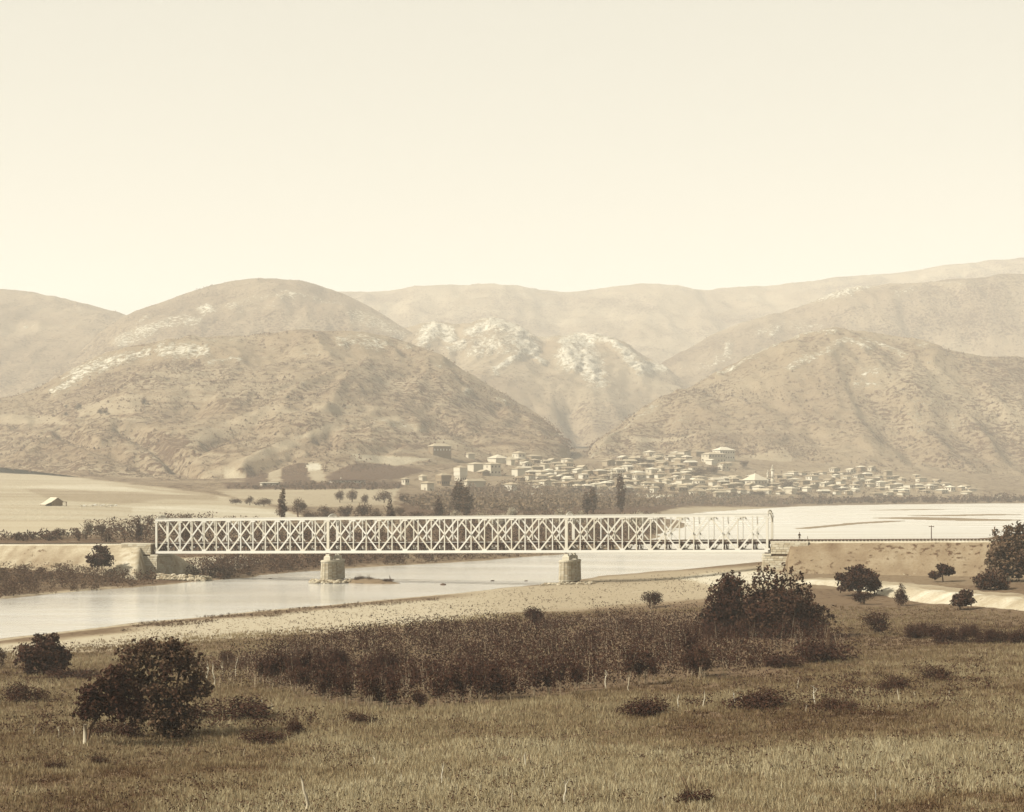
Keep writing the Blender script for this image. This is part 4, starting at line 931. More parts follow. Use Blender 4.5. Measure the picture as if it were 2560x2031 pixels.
# more bushes of the foreground: (px, base py, width px, height px, crown, label)
BUSHES = [(1625, 1520, 68, 50, 'bush_crown', 'small dark bush alone on the gravel in front of the thicket'),
    (1330, 1566, 84, 60, 'bush_crown', 'dark bush rising from the top edge of the thicket beside the gravel'),
    (2253, 1515, 48, 46, 'cone_crown', 'pointed dark bush at the foot of the pale earth bank'),
    (2160, 1512, 60, 40, 'bush_crown', 'low dark bush under the round tree by the earth bank'),
    (-8, 1668, 60, 60, 'bush_crown', 'dark bush partly hidden at the river meadow edge left of the evergreen bush'),
    (905, 1812, 100, 44, 'mound_crown', 'low dark mound of bramble in front of the thicket'),
    (1618, 1790, 150, 62, 'mound_crown', 'wide low dark bramble mound in the middle of the dry meadow'),
    (1905, 1772, 190, 62, 'mound_crown', 'broad dark bramble patch ringed by pale dead stems'),
    (2105, 1782, 110, 44, 'mound_crown', 'low dark shrub mound right of the broad bramble patch'),
    (2232, 1722, 74, 52, 'mound_crown', 'brown shrub mound in the pale grass near the bush row'),
    (2345, 1700, 90, 40, 'mound_crown', 'flat brown shrub in the pale grass below the bush row'),
    (668, 1852, 140, 40, 'mound_crown', 'creeping dark vine lying on the grass right of the big tree shadow'),
    (735, 1838, 62, 60, 'mound_crown', 'dark leafy vine clump at the end of the creeping vine'),
    (555, 1797, 230, 66, 'mound_crown', 'dark low mound added to stand for the shade right of the big tree'),  # leafy mound added to imitate the big tree's cast shade
    (730, 1690, 70, 66, 'bush_crown', 'round dark sapling bush on pale stems in front of the thicket'),
    (560, 1662, 60, 44, 'bush_crown', 'small leafy sapling in the tall grass behind the big tree'),
    (845, 1690, 90, 80, 'bush_crown', 'dark sapling clump at the left end of the thicket'),
    (960, 1700, 90, 90, 'bush_crown', 'dark glossy sapling clump inside the left part of the thicket'),
    (1235, 1745, 110, 95, 'bush_crown', 'glossy leaved sapling clump at the front of the thicket'),
    (1050, 1770, 60, 44, 'bush_crown', 'small dark sapling in front of the thicket'),
    (1745, 1690, 110, 80, 'bush_crown', 'loose dark shrub before the dense rounded tree'),
    (2070, 1650, 190, 80, 'mound_crown', 'large dark shrub right of the tall bushy tree'),
    (1965, 1668, 130, 56, 'mound_crown', 'dark shrub in front of the tall bushy tree'),
    (2190, 1590, 90, 62, 'bush_crown', 'grey brown shrub between the large shrub and the bush row'),
    (1735, 2010, 100, 60, 'mound_crown', 'low leafy plant sprawling in the pale foreground grass'),
    (250, 1905, 40, 34, 'mound_crown', 'tiny shrub in the grass below the pale trunked tree'),
    (140, 1925, 60, 34, 'mound_crown', 'small grey shrub in the foreground grass'),
    (190, 1700, 150, 46, 'mound_crown', 'strip of dark scrub between the evergreen bush and the big tree'),
    (296, 1842, 130, 60, 'mound_crown', 'dark undergrowth between the pale trunked tree and the big tree'),
    (60, 1760, 120, 60, 'mound_crown', 'rough brown scrub below the evergreen bush')]
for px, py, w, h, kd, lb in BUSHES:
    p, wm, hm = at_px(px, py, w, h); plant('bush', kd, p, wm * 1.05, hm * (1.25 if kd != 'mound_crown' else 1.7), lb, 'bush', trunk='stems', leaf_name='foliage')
for i in range(9):
    px = 2290 + i * 34; p, wm, hm = at_px(px, 1600 + R.uniform(-8, 8), R.uniform(56, 84), R.uniform(34, 56)); plant('hedge_bush', 'mound_crown', p, wm, hm * 1.7, 'dark bush in the row along the meadow below the earth bank', 'bush', 'bush row below the earth bank', 'stems', leaf_name='foliage')

# saplings of the thicket: the ones along its front edge stand singly on pale stems
SAPM = []
for i in range(5):
    r_ = random.Random(640 + i); mb = MB(); st = []
    for k in range(3): 
        a = r_.uniform(0, 6.28); tip = (r_.uniform(-.18, .18), r_.uniform(-.18, .18), r_.uniform(.75, .98)); st.append(tip)
        mb.tube([(.03 * math.cos(a), .03 * math.sin(a), -.04), (tip[0] * .4, tip[1] * .4, .4), tip], [.011, .009, .004], 5)
    lv = cloud_mesh('sapling_leaves', [leaf_cloud([(t[0] * q, t[1] * q, t[2] * q, .15, .15, .15) for t in st for q in (.62, .8, 1)], 420, .075, 650 + i, (.016, .06))], 'leaf_dark')
    SAPM.append((mb.mesh('sapling_stems', 'dull_stem'), lv))
THICK = [(560, 1650), (820, 1600), (1000, 1572), (1350, 1552), (1560, 1540), (1760, 1530), (2000, 1545), (2120, 1600), (2080, 1650), (1900, 1690), (1700, 1700), (1400, 1740), (1200, 1765), (980, 1775), (830, 1760), (640, 1700)]
front = [(650, 1716), (830, 1775), (980, 1785), (1200, 1772), (1400, 1748), (1600, 1716), (1760, 1705)]
fx = np.array([p[0] for p in front]); fy = np.array([p[1] for p in front])
for i in range(46):
    px = R.uniform(640, 1780); py = float(np.interp(px, fx, fy)) - abs(R.gauss(0, 16))
    p, wm, hm = at_px(px, py, 40, R.uniform(55, 95)); sm, lm = SAPM[R.randrange(5)]
    root = empty('sapling', p, R.uniform(0, 6.28)); zn = 'at the thicket end beside the round sapling bush' if px < 900 else 'at the thicket front near the glossy leaved clump' if px < 1320 else 'at the thicket front before the gravel bush' if px < 1600 else 'at the thicket end before the dense rounded tree'; tag(root, 'leafy sapling on thin pale stems ' + zn, 'sapling', 'saplings ' + zn)
    add('stems', sm, root, scale=(hm, hm, hm)); add('foliage', lm, root, scale=(hm, hm, hm))

# ground positions strewn over a photo outline, evenly per square metre times a density that thins with distance
def strew(outline, n, seed, ymin=60, ymax=2300):
    r = np.random.default_rng(seed); pts = np.array(outline); out = []
    x0, x1, y0, y1 = pts[:, 0].min(), pts[:, 0].max(), pts[:, 1].min(), pts[:, 1].max()
    corners = [ground_hit(a, b_, ymin=ymin, ymax=ymax)[1] for a, b_ in outline]; Y0, Y1 = min(corners) * .97, max(corners) * 1.03
    got = 0; res = []
    while got < n:
        m_ = n * 3; px = r.uniform(x0, x1, m_); Y = np.exp(r.uniform(math.log(Y0), math.log(Y1), m_)); X = (px - 1280) / F * Y; Z = gz(X, Y)
        py = YH + (HC - Z) / Y * F; k = poly_inside(px, py, outline); q = np.stack([X, Y, Z], 1)[k]; res.append(q); got += len(q)
    return np.concatenate(res)[:n]

def brush_mass(name, outline, n, h, leaves, leaf, seed, label, lum, mat='leaf_dark', cat='brush', stems=0, wid=.8, pts=None, stem_mat='pale_stem', vary=.35):
    """thicket too dense to count: one object of leaf clumps (and stems as its part)"""
    q = strew(outline, n, seed) if pts is None else pts
    if cat == 'weeds': q = q[fbm(q[:, 0] * .16, q[:, 1] * .16, 3, seed + 5) > -.02]
    r = np.random.default_rng(seed + 1); parts = []
    hh = h * (.55 + .7 * r.random(len(q))) * (1 + vary * fbm(q[:, 0] * .12, q[:, 1] * .12, 3, seed)).clip(.35, 2)
    base = np.zeros((len(q) * leaves, 3)); Cn = np.repeat(q, leaves, 0); Hh = np.repeat(hh, leaves)
    n_ = len(Cn); t = r.random(n_) ** .75
    C = Cn + np.stack([r.normal(size=n_) * wid * Hh * .35, r.normal(size=n_) * wid * Hh * .35, t * Hh], 1)
    nrm = r.normal(size=(n_, 3)); nrm[:, 2] += .4; nrm /= np.linalg.norm(nrm, axis=1)[:, None]
    a = np.cross(nrm, r.normal(size=(n_, 3))); a /= np.linalg.norm(a, axis=1)[:, None] + 1e-9; c = np.cross(nrm, a)
    s = (leaf * (.6 + .8 * r.random(n_)))[:, None]
    V = np.stack([C - a * s * .5, C + c * s * .3, C + a * s * .5, C - c * s * .3], 1).reshape(-1, 3)
    L = lum[0] + (lum[1] - lum[0]) * np.clip(.45 * r.random(n_) + .55 * vnoise(C[:, 0] * .7, C[:, 1] * .7, seed), 0, 1)
    o = add(name, mesh_np(name, V, np.arange(n_ * 4).reshape(-1, 4), mat, False, {'lum': np.repeat(L, 4)})); tag(o, label, cat, kind='stuff')
    if stems:
        mb_v = []; k = r.choice(len(q), stems); b_ = q[k]; hs = hh[k] * r.uniform(.7, 1.25, stems); w = .022 + .012 * r.random(stems)
        lx, ly = r.normal(size=stems) * .12 * hs, r.normal(size=stems) * .12 * hs
        T = np.stack([b_[:, 0] + lx, b_[:, 1] + ly, b_[:, 2] + hs], 1); ax = np.array([1, 0, 0]); ay = np.array([0, 1, 0])
        Vs = np.stack([b_ - ax * w[:, None], b_ + ax * w[:, None] * .6 - ay * w[:, None], b_ + ay * w[:, None], T], 1); f = np.arange(stems * 4).reshape(-1, 4)
        Fs = np.concatenate([f[:, [0, 1, 3]], f[:, [1, 2, 3]], f[:, [2, 0, 3]]])
        so_ = add('stems', mesh_np('stems', Vs.reshape(-1, 3), Fs, stem_mat), o); tag(so_, kind='stuff')
    return o
tq = strew(THICK, 3200, 801); tn_ = fbm(tq[:, 0] * .10, tq[:, 1] * .10, 4, 802)
te = poly_dist(1280 + tq[:, 0] / tq[:, 1] * F, (YH + (HC - tq[:, 2]) / tq[:, 1] * F), THICK); tq = tq[(tn_ > -.42) & (np.random.default_rng(8).random(len(tq)) < .15 + .85 * sstep(0, 22, te))]
brush_mass('thicket', None, 0, 2.2, 38, .22, 803, 'dark dense thicket of young trees between the meadow and the gravel bar', (.008, .048), stems=800, stem_mat='dull_stem', pts=tq, vary=.8)
tq = strew([(430, 1690), (470, 1640), (700, 1610), (820, 1620), (860, 1760), (700, 1730), (560, 1720)], 620, 804); tq = tq[fbm(tq[:, 0] * .12, tq[:, 1] * .12, 3, 805) > -.05]
brush_mass('tall_weeds', None, 0, 1.7, 22, .17, 806, 'tall ragged weeds between the big dark tree and the thicket', (.02, .09), 'leaf_mid', stems=220, stem_mat='dull_stem', pts=tq, vary=.8)
brush_mass('river_brush', [(-300, 1500), (-300, 1440), (0, 1432), (160, 1426), (330, 1418), (385, 1440), (395, 1462), (380, 1466), (200, 1480), (0, 1498)], 640, 2.2, 46, .33, 811, 'tangled dark brush along the water below the railway bank', (.025, .10))
brush_mass('hedge_brush', [(-300, 1352), (-300, 1347), (0, 1345), (120, 1338), (200, 1336), (200, 1354)], 110, 1.6, 30, .6, 822, 'low hedge of dark brush along the fields behind the railway bank', (.03, .10))
brush_mass('grove_brush', [(210, 1354), (235, 1330), (290, 1316), (340, 1308), (420, 1302), (640, 1314), (900, 1327), (1000, 1340), (1000, 1372), (390, 1372), (340, 1362)], 500, 3.2, 40, .60, 821, 'belt of dark brush behind the railway bank and the bridge', (.04, .13))
brush_mass('bank_brush', [(560, 1450), (460, 1440), (470, 1415), (560, 1405), (800, 1392), (1100, 1384), (1400, 1372), (1500, 1362), (1540, 1366), (1400, 1386), (1130, 1405), (900, 1417), (700, 1434)], 620, 2.4, 38, .42, 831, 'low brush along the opposite river bank seen under the bridge', (.025, .09))
brush_mass('plain_brush', [(1000, 1345), (1000, 1300), (1300, 1292), (1600, 1290), (1660, 1300), (1620, 1346), (1500, 1362), (1200, 1382), (1000, 1392)], 620, 3.0, 30, .75, 841, 'scattered scrub on the river plain behind the bridge', (.04, .14), 'leaf_mid')
brush_mass('orchard_belt', [(1010, 1262), (1130, 1226), (1300, 1214), (1480, 1228), (1700, 1236), (1900, 1250), (2060, 1250), (2060, 1262), (1900, 1266), (1700, 1266), (1500, 1276), (1100, 1284)], 1300, 4.2, 18, 1.4, 851, 'wide belt of dark orchards between the town and the river', (.12, .27), 'leaf_mid')
brush_mass('town_gardens', [(1180, 1200), (1320, 1152), (1480, 1172), (1600, 1150), (1760, 1146), (1900, 1180), (2180, 1176), (2440, 1226), (2440, 1242), (2100, 1244), (1700, 1236), (1300, 1214)], 380, 3.2, 16, 1.2, 856, 'small trees and hedges in the gardens all over the town', (.06, .15), 'leaf_mid')
brush_mass('riverside_brush', [(1960, 1252), (2060, 1247), (2300, 1250), (2500, 1244), (2700, 1250), (2700, 1257), (2300, 1259), (2000, 1262)], 420, 4.0, 20, 1.5, 861, 'dark brush lining the river below the town', (.05, .13), 'leaf_mid')
brush_mass('garden_hedges', [(560, 1222), (640, 1212), (900, 1206), (1010, 1214), (1000, 1226), (700, 1226)], 260, 2.0, 20, .9, 871, 'hedges and gardens below the vineyards', (.05, .13), 'leaf_mid')
brush_mass('beach_weeds', [(350, 1560), (650, 1534), (900, 1512), (1150, 1492), (1330, 1470), (1500, 1450), (1800, 1428), (1900, 1440), (1800, 1490), (1500, 1515), (1250, 1535), (900, 1570), (600, 1592), (350, 1600)], 1500, .30, 7, .15, 881, 'sparse weeds scattered over the gravel bar', (.05, .14), 'leaf_mid', 'weeds')
brush_mass('shore_weeds', [(300, 1563), (650, 1530), (900, 1508), (1100, 1492), (1100, 1503), (900, 1521), (650, 1548), (300, 1580)], 1500, .36, 9, .15, 891, 'strip of weeds along the water on the gravel bar', (.05, .15), 'leaf_mid', 'weeds')

# ------------------------------------------------------------------ dry grass of the meadow
def meadow():
    r = np.random.default_rng(91); n = 175000
    px = r.uniform(-260, 2820, n); Y = np.exp(r.uniform(math.log(84), math.log(300), n)); X = (px - 1280) / F * Y; Z = gz(X, Y); py = YH + (HC - Z) / Y * F
    edge = np.interp(px, [-300, 0, 300, 600, 850, 1100, 1300, 1600, 1760, 1985, 2120, 2250, 2400, 2545, 2900], [1640, 1632, 1606, 1588, 1572, 1552, 1530, 1508, 1496, 1490, 1494, 1505, 1522, 1534, 1560])
    k = (py > edge + r.normal(size=n) * 7) & ~(poly_inside(px, py, THICK) & (r.random(n) < .85)); X, Y, Z, px, py = X[k], Y[k], Z[k], px[k], py[k]; n = len(X); nb = 5
    patch = fbm(X * .045, Y * .045, 4, 92); fine = fbm(X * .3, Y * .3, 3, 93)
    H = .78 * (.42 + .22 * patch + .12 * fine + .10 * r.normal(size=n)).clip(.14, 1.0)
    H = H * np.where(r.random(n) < .04, 1.7, 1)
    L = (.235 * (1 + 1.0 * patch + .5 * fine) + .03 * r.normal(size=n)).clip(.045, .36)
    L = L * (1 + .8 * sstep(140, 92, Y + 14 * fbm(X * .03, Y * .03, 3, 94)) + .2 * sstep(1900, 2500, px)).clip(.8, 1.9)
    L = np.minimum(L, .42)
    Xb = np.repeat(X, nb) + r.normal(size=n * nb) * .12; Yb = np.repeat(Y, nb) + r.normal(size=n * nb) * .12; Zb = np.repeat(Z, nb) - .03; h = np.repeat(H, nb) * r.uniform(.5, 1.2, n * nb)
    a = r.uniform(0, 6.283, n * nb); w = .016 + .014 * r.random(n * nb) + .00010 * np.repeat(Y, nb); ln = r.normal(size=(2, n * nb)) * .28 * h
    wx, wy = np.cos(a) * w, np.sin(a) * w * .5
    V = np.stack([np.stack([Xb - wx, Yb - wy, Zb], 1), np.stack([Xb + wx, Yb + wy, Zb], 1), np.stack([Xb + ln[0], Yb + ln[1], Zb + h], 1)], 1).reshape(-1, 3)
    Ls = np.repeat(np.repeat(L, nb) * r.uniform(.6, 1.5, n * nb), 3)
    o = add('meadow_grass', mesh_np('meadow_grass', V, np.arange(n * nb * 3).reshape(-1, 3), 'grass_blades', False, {'lum': Ls})); tag(o, 'dry brown grass covering the foreground meadow', 'grass', kind='stuff')
meadow()

brush_mass('meadow_weeds', [(-200, 2060), (-200, 1700), (300, 1700), (700, 1800), (1100, 1800), (1500, 1770), (1800, 1720), (2200, 1640), (2700, 1620), (2700, 2060)], 5200, .55, 9, .13, 895, 'dark low weeds growing through the dry meadow grass', (.025, .09), 'leaf_mid', 'weeds')

lq = np.concatenate([strew([(1540, 1800), (1560, 1740), (1800, 1700), (2100, 1680), (2440, 1670), (2500, 1720), (2300, 1790), (2000, 1800)], 420, 896), strew([(2000, 1640), (2050, 1570), (2300, 1560), (2700, 1570), (2700, 1620), (2300, 1625)], 260, 897), strew([(-100, 1800), (-100, 1700), (200, 1690), (330, 1840), (120, 1870)], 170, 898), strew([(440, 1840), (460, 1760), (700, 1760), (820, 1800), (700, 1850)], 130, 899)])
lq = lq[fbm(lq[:, 0] * .14, lq[:, 1] * .14, 3, 900) > -.04]
brush_mass('low_scrub', None, 0, 1.0, 26, .17, 901, 'low dark scrub spreading through the meadow grass', (.02, .085), pts=lq, vary=.6, wid=1.3)

# pale dead stems standing in the grass
DEAD = []
for i in range(5):
    r_ = random.Random(950 + i); mb = MB(); x = y = 0; pts = [(0, 0, -.06)]
    for k in range(1, 6): x += r_.uniform(-.06, .06); y += r_.uniform(-.06, .06); pts.append((x, y, k / 5))
    mb.tube(pts, [.035, .032, .03, .026, .02, .012], 6)
    if i % 2: b_ = Vector(pts[3]); mb.tube([b_, b_ + Vector((r_.choice((-1, 1)) * .16, .05, .2)), b_ + Vector((r_.choice((-1, 1)) * .2, .06, .38))], [.02, .016, .008], 5)
    DEAD.append(mb.mesh('dead_stem', 'pale_stem', True))
def dead(px, py, h, label, group=None, kf=1.0):
    p, _, hm = at_px(px, py, 1, h, sink=.02); o = add('dead_stem', DEAD[R.randrange(5)], None, p, R.uniform(0, 6.28), (hm * kf, hm * kf, hm)); tag(o, label, 'dead stem', group)
dead(765, 2040, 90, 'thick bent pale stump rising from the foreground grass', kf=1.5)
for px, py, h in ((1695, 1776, 40), (1760, 1782, 52), (1838, 1768, 34), (1856, 1764, 26), (1912, 1758, 30), (2040, 1772, 52), (1994, 1724, 34), (2246, 1756, 34), (2286, 1752, 26), (2196, 1778, 24), (2016, 1785, 24), (2370, 1750, 24), (1950, 1786, 20)):
    dead(px, py, h, 'pale dead stem standing among the bramble mounds', 'pale dead stems among the bramble mounds')
for px, py, h in ((935, 1908, 30), (970, 1952, 30), (1000, 1964, 26), (1105, 1960, 50), (1316, 1926, 44), (1360, 1952, 34), (1410, 2012, 70), (1280, 2010, 40), (1200, 1985, 36), (1550, 1990, 30), (1660, 2020, 34), (610, 1885, 26), (1540, 1960, 30), (2190, 2012, 40), (2250, 1990, 30)):
    dead(px, py, h, 'pale dead stem in the open foreground grass', 'pale dead stems in the foreground grass')
for px, py, h in ((145, 1852, 36), (185, 1848, 30), (86, 1846, 26), (308, 1830, 34), (655, 1772, 28), (680, 1778, 24), (515, 1702, 50), (535, 1712, 60), (556, 1700, 50), (590, 1690, 50), (470, 1690, 40), (1515, 1720, 46), (1572, 1726, 40)):
    dead(px, py, h, 'thin pale stem in the tall grass round the dark trees', 'thin pale stems round the dark trees')

# gravel strewn over the bar
def gravel():
    q = strew([(300, 1575), (900, 1512), (1300, 1470), (1500, 1450), (1900, 1432), (1960, 1450), (1800, 1492), (1300, 1532), (900, 1574), (300, 1618)], 5200, 970); r = np.random.default_rng(971); n = len(q)
    base = np.array([(1, 0, 0), (-1, 0, 0), (0, 1, 0), (0, -1, 0), (0, 0, .7), (0, 0, -.5)], float); fc = np.array([(0, 2, 4), (2, 1, 4), (1, 3, 4), (3, 0, 4), (2, 0, 5), (1, 2, 5), (3, 1, 5), (0, 3, 5)])
    s = .05 + .13 * r.random(n) ** 3; V = q[:, None, :] + base[None] * s[:, None, None] * r.uniform(.7, 1.3, (n, 6, 1)); V[:, :, 2] += .02
    Fc = (fc[None] + (np.arange(n) * 6)[:, None, None]).reshape(-1, 3)
    o = add('gravel', mesh_np('gravel', V.reshape(-1, 3), Fc, 'rock')); tag(o, 'pale pebbles strewn over the gravel bar', 'gravel', kind='stuff')
gravel()

# ------------------------------------------------------------------ trees beyond the river
def far_tree(px, top, base, w, kind, Y, label, group=None, trunk='trunk', name='tree', cat='tree'):
    x = (px - 1280) / F * Y; g = float(gz(np.array([x]), np.array([Y]))[0]); ztop = HC - (top - YH) / F * Y; h = max(1.5, ztop - g)
    return plant(name, kind, Vector((x, Y, g - .1)), w * Y / F, h, label, cat, group, trunk)
far_tree(706, 1222, 1292, 22 * 4.6, 'poplar_crown', 640, 'slim poplar rising behind the bridge left of the river pier', trunk='poplar', name='poplar')
far_tree(1146, 1200, 1290, 38 * 4.6, 'poplar_crown', 800, 'tallest dark poplar of the close pair behind the bridge', trunk='poplar', name='poplar')
far_tree(1166, 1218, 1290, 34 * 4.6, 'poplar_crown', 790, 'shorter dark poplar of the close pair behind the bridge', trunk='poplar', name='poplar')
far_tree(1552, 1184, 1288, 24 * 4.8, 'poplar_crown', 900, 'tall poplar with bare pale foot before the riverside houses', trunk='poplar', name='poplar')
far_tree(1482, 1218, 1290, 24 * 4.6, 'poplar_crown', 880, 'dark poplar of the short pair left of the tall poplar', trunk='poplar', name='poplar')
far_tree(1466, 1230, 1290, 24 * 4.6, 'poplar_crown', 870, 'smaller poplar touching the short pair', trunk='poplar', name='poplar')
far_tree(976, 1244, 1300, 34, 'cone_crown', 700, 'small dark conical tree behind the bridge near its middle', name='tree')
far_tree(1096, 1240, 1300, 36, 'cone_crown', 760, 'dark conical tree left of the close pair of poplars')
far_tree(461, 1270, 1320, 46, 'round_crown', 520, 'round dark tree behind the bridge near the brushy bank')
far_tree(348, 1292, 1330, 30, 'cone_crown', 520, 'small dark pointed tree behind the railway bank near the bridge end')
far_tree(216, 1288, 1345, 34, 'round_crown', 520, 'thin crowned tree rising from the brush behind the railway bank')
far_tree(254, 1300, 1345, 32, 'round_crown', 525, 'pale feathery tree next to the thin crowned tree')
far_tree(270, 1312, 1358, 40, 'round_crown', 470, 'small tree with a forked white trunk on the railway bank', trunk='pale')
far_tree(146, 1316, 1345, 34, 'round_crown', 520, 'low round tree at the end of the brush belt')
for px, top, w, Y in ((745, 1240, 50, 760), (700, 1256, 40, 780), (815, 1258, 60, 720), (862, 1254, 50, 730), (905, 1252, 56, 740), (930, 1262, 50, 720), (780, 1270, 50, 700), (850, 1222, 34, 980), (880, 1218, 40, 990), (912, 1232, 26, 960), (960, 1222, 60, 1000), (1015, 1228, 40, 1000), (624, 1236, 26, 900), (660, 1242, 60, 880), (590, 1244, 40, 900), (1040, 1270, 50, 720), (1130, 1275, 50, 740), (1000, 1262, 40, 800)):
    far_tree(px, top, 0, w, 'round_crown', Y, 'broad mid dark tree in the orchards behind the bridge', 'broad orchard trees behind the bridge')
for px, top, w, Y in ((1140, 1264, 34, 720), (1280, 1252, 42, 720), (1236, 1276, 44, 700), (1262, 1272, 40, 705), (1405, 1256, 46, 720), (1446, 1260, 42, 730), (1600, 1266, 44, 760), (1626, 1268, 46, 770), (1580, 1274, 40, 750), (1205, 1268, 40, 710)):
    far_tree(px, top, 0, w, 'willow_crown', Y, 'pale leafed willow on the river plain behind the bridge', 'pale willows behind the bridge', name='willow')

# ------------------------------------------------------------------ the town
def gnd(x, y): return float(gz(np.array([x]), np.array([y]))[0])

from mathutils.bvhtree import BVHTree
BV = []
for hn_ in ('front_hill', 'right_spur', 'ground'):
    me_ = bpy.data.objects[hn_].data; co_ = np.empty(len(me_.vertices) * 3, np.float32); me_.vertices.foreach_get('co', co_); ix_ = np.empty(len(me_.loops), np.int32); me_.loops.foreach_get('vertex_index', ix_)
    BV.append(BVHTree.FromPolygons(co_.reshape(-1, 3).tolist(), ix_.reshape(-1, 4).tolist()))
def surf_hit(px, py):                    # first land surface, hill or plain, met by the photo's ray
    d = Vector(((px - 1280) / F, 1, (YH - py) / F)).normalized(); best = None
    for b_ in BV:
        h = b_.ray_cast(Vector((0, 0, HC)) + d * 60, d)
        if h[0] is not None and (best is None or h[0].y < best.y): best = h[0]
    return best
def surf_z(x, y):
    z = [h[0].z for h in (b_.ray_cast(Vector((x, y, 900)), Vector((0, 0, -1))) for b_ in BV) if h[0] is not None]; return max(z)

def hip_roof(mb, x0, x1, y0, y1, z, h, ov=.55, th=.18, gable=None):
    """low tiled roof with eaves; ridge along the longer side, or gabled along 'x' / 'y'"""
    a, b_, c, d = x0 - ov, x1 + ov, y0 - ov, y1 + ov; W, D = b_ - a, d - c
    mb.box(a, b_, c, d, z, z + th); z += th + .003
    n = len(mb.v); mb.v += [(a, c, z), (b_, c, z), (b_, d, z), (a, d, z)]
    if gable == 'y': mb.v += [((a + b_) / 2, c, z + h), ((a + b_) / 2, d, z + h)]; mb.f += [(n, n + 1, n + 4), (n + 1, n + 2, n + 5, n + 4), (n + 2, n + 3, n + 5), (n + 3, n, n + 4, n + 5)]
    elif gable == 'x': mb.v += [(a, (c + d) / 2, z + h), (b_, (c + d) / 2, z + h)]; mb.f += [(n, n + 1, n + 5, n + 4), (n + 1, n + 2, n + 5), (n + 2, n + 3, n + 4, n + 5), (n + 3, n, n + 4)]
    elif W >= D: k = min(D / 2, W * .45); mb.v += [(a + k, (c + d) / 2, z + h), (b_ - k, (c + d) / 2, z + h)]; mb.f += [(n, n + 1, n + 5, n + 4), (n + 1, n + 2, n + 5), (n + 2, n + 3, n + 4, n + 5), (n + 3, n, n + 4)]
    else: k = min(W / 2, D * .45); mb.v += [((a + b_) / 2, c + k, z + h), ((a + b_) / 2, d - k, z + h)]; mb.f += [(n, n + 1, n + 4), (n + 1, n + 2, n + 5, n + 4), (n + 2, n + 3, n + 5), (n + 3, n, n + 4, n + 5)]
    mb.f.append((n + 3, n + 2, n + 1, n))
    return mb

WIN = {}
def win_me(mat):
    if mat not in WIN: WIN[mat] = MB().box(-.5, .5, -.5, .5, -.5, .5).mesh('window', mat)
    return WIN[mat]

def house(px, py, wl, wr, hpx, label, group=None, roof='hip', roof_h=None, wall='wall_white', rmat='roof_tile', win=(0, 0, 0), wmat='window_dark', rz=None, name='house', tiers=None, Y=None, cat='house', door=False, chimney=False):
    """house seen on its corner: wl / wr are the widths in photo pixels of its lit and its shaded wall"""
    x, y, z = surf_hit(px, py)
    k = y / F; psi = math.radians(R.uniform(50, 60)) if rz is None else rz
    a, b_, h = wl * k / math.cos(psi), wr * k / math.sin(psi), hpx * k
    root = empty(name, (x, y, z), math.pi / 2 - psi); tag(root, label, cat, group)
    w = MB().box(0, b_, 0, a, -3.5, h).build('wall', wall, root)
    if tiers:                                                     # upper storeys jut out over the lower one
        for i, t in enumerate(tiers): MB().box(-t, b_ + t, -t, a + t, h * (.42 + .3 * i), h * (.70 + .3 * i)).build('upper_storey', wall, root)
    rh = (roof_h * k) if roof_h else min(a, b_) * .22
    if roof != 'flat':
        mb = hip_roof(MB(), 0, b_, 0, a, h, rh, min(.7, .09 * (a + b_)), gable=None if roof == 'hip' else roof[-1]); ro = mb.build('roof', rmat, root)
        if chimney: MB().box(b_ * .3, b_ * .3 + .7, a * .45, a * .45 + .7, h + rh * .4, h + rh + 1.2).build('chimney', 'wall_white', ro)
    else: MB().box(-.15, b_ + .15, -.15, a + .15, h, h + .2).build('roof', rmat, root)
    rows, nl, nr = win; me = win_me(wmat)
    for q in range(rows):
        zz = h * (q + .62) / max(rows, 1) - .1; wh = min(1.6, h / max(rows, 1) * .42)
        for i in range(nl): add('window', me, root, (-.03, a * (i + .5) / nl, zz), 0, (.12, min(1.2, a / nl * .45), wh))
        for i in range(nr): add('window', me, root, (b_ * (i + .5) / nr, -.03, zz), 0, (min(1.2, b_ / nr * .45), .12, wh))
    if door: add('door', win_me('window_dark'), root, (-.03, a * .35, 1.0), 0, (.12, 1.1, 2.0))
    return root

house(1083, 1138, 13, 44, 22, 'large lone three storey house on the slope above the town with a row of windows', roof_h=7, win=(1, 0, 6), wmat='window_pale', chimney=False, wall='wall_mud')
house(1068, 1227, 17, 17, 18, 'square white house with a dark doorway at the orchard edge of the town', roof_h=5, door=True)
house(1104, 1215, 12, 20, 26, 'tall tiered house with jutting storeys and a wide low roof above the orchards', roof_h=6, tiers=(.7, .9), win=(2, 2, 4), wall='wall_mud')
house(1150, 1204, 14, 16, 34, 'narrow white three storey house behind the pair of poplars', roof_h=5, win=(3, 2, 3), tiers=(.5, .6))
house(1184, 1180, 16, 26, 19, 'tall white walled house between the lone big house and the town', roof_h=5)
house(1227, 1190, 19, 25, 29, 'tallest white walled house with balcony windows at the upper end of town', roof_h=5, win=(2, 1, 3))
house(1240, 1158, 22, 30, 12, 'broad pale house with a wide tiled roof on the upper slope', roof_h=9, rmat='roof_pale')
house(1278, 1164, 12, 9, 14, 'white house with a pointed gable on the upper slope', roof='gable_x', roof_h=8)
house(1294, 1193, 15, 18, 20, 'white house with one plain lit wall at the upper street', roof_h=4)
house(1168, 1218, 8, 46, 14, 'long low pale building above the orchard belt', roof_h=6, wall='wall_white', rmat='roof_tile')
house(1279, 1228, 21, 18, 16, 'white cottage with a tiled roof standing at the orchards', roof_h=5)
house(1171, 1146, 6, 16, 11, 'small square outhouse below the lone big house', roof_h=3)
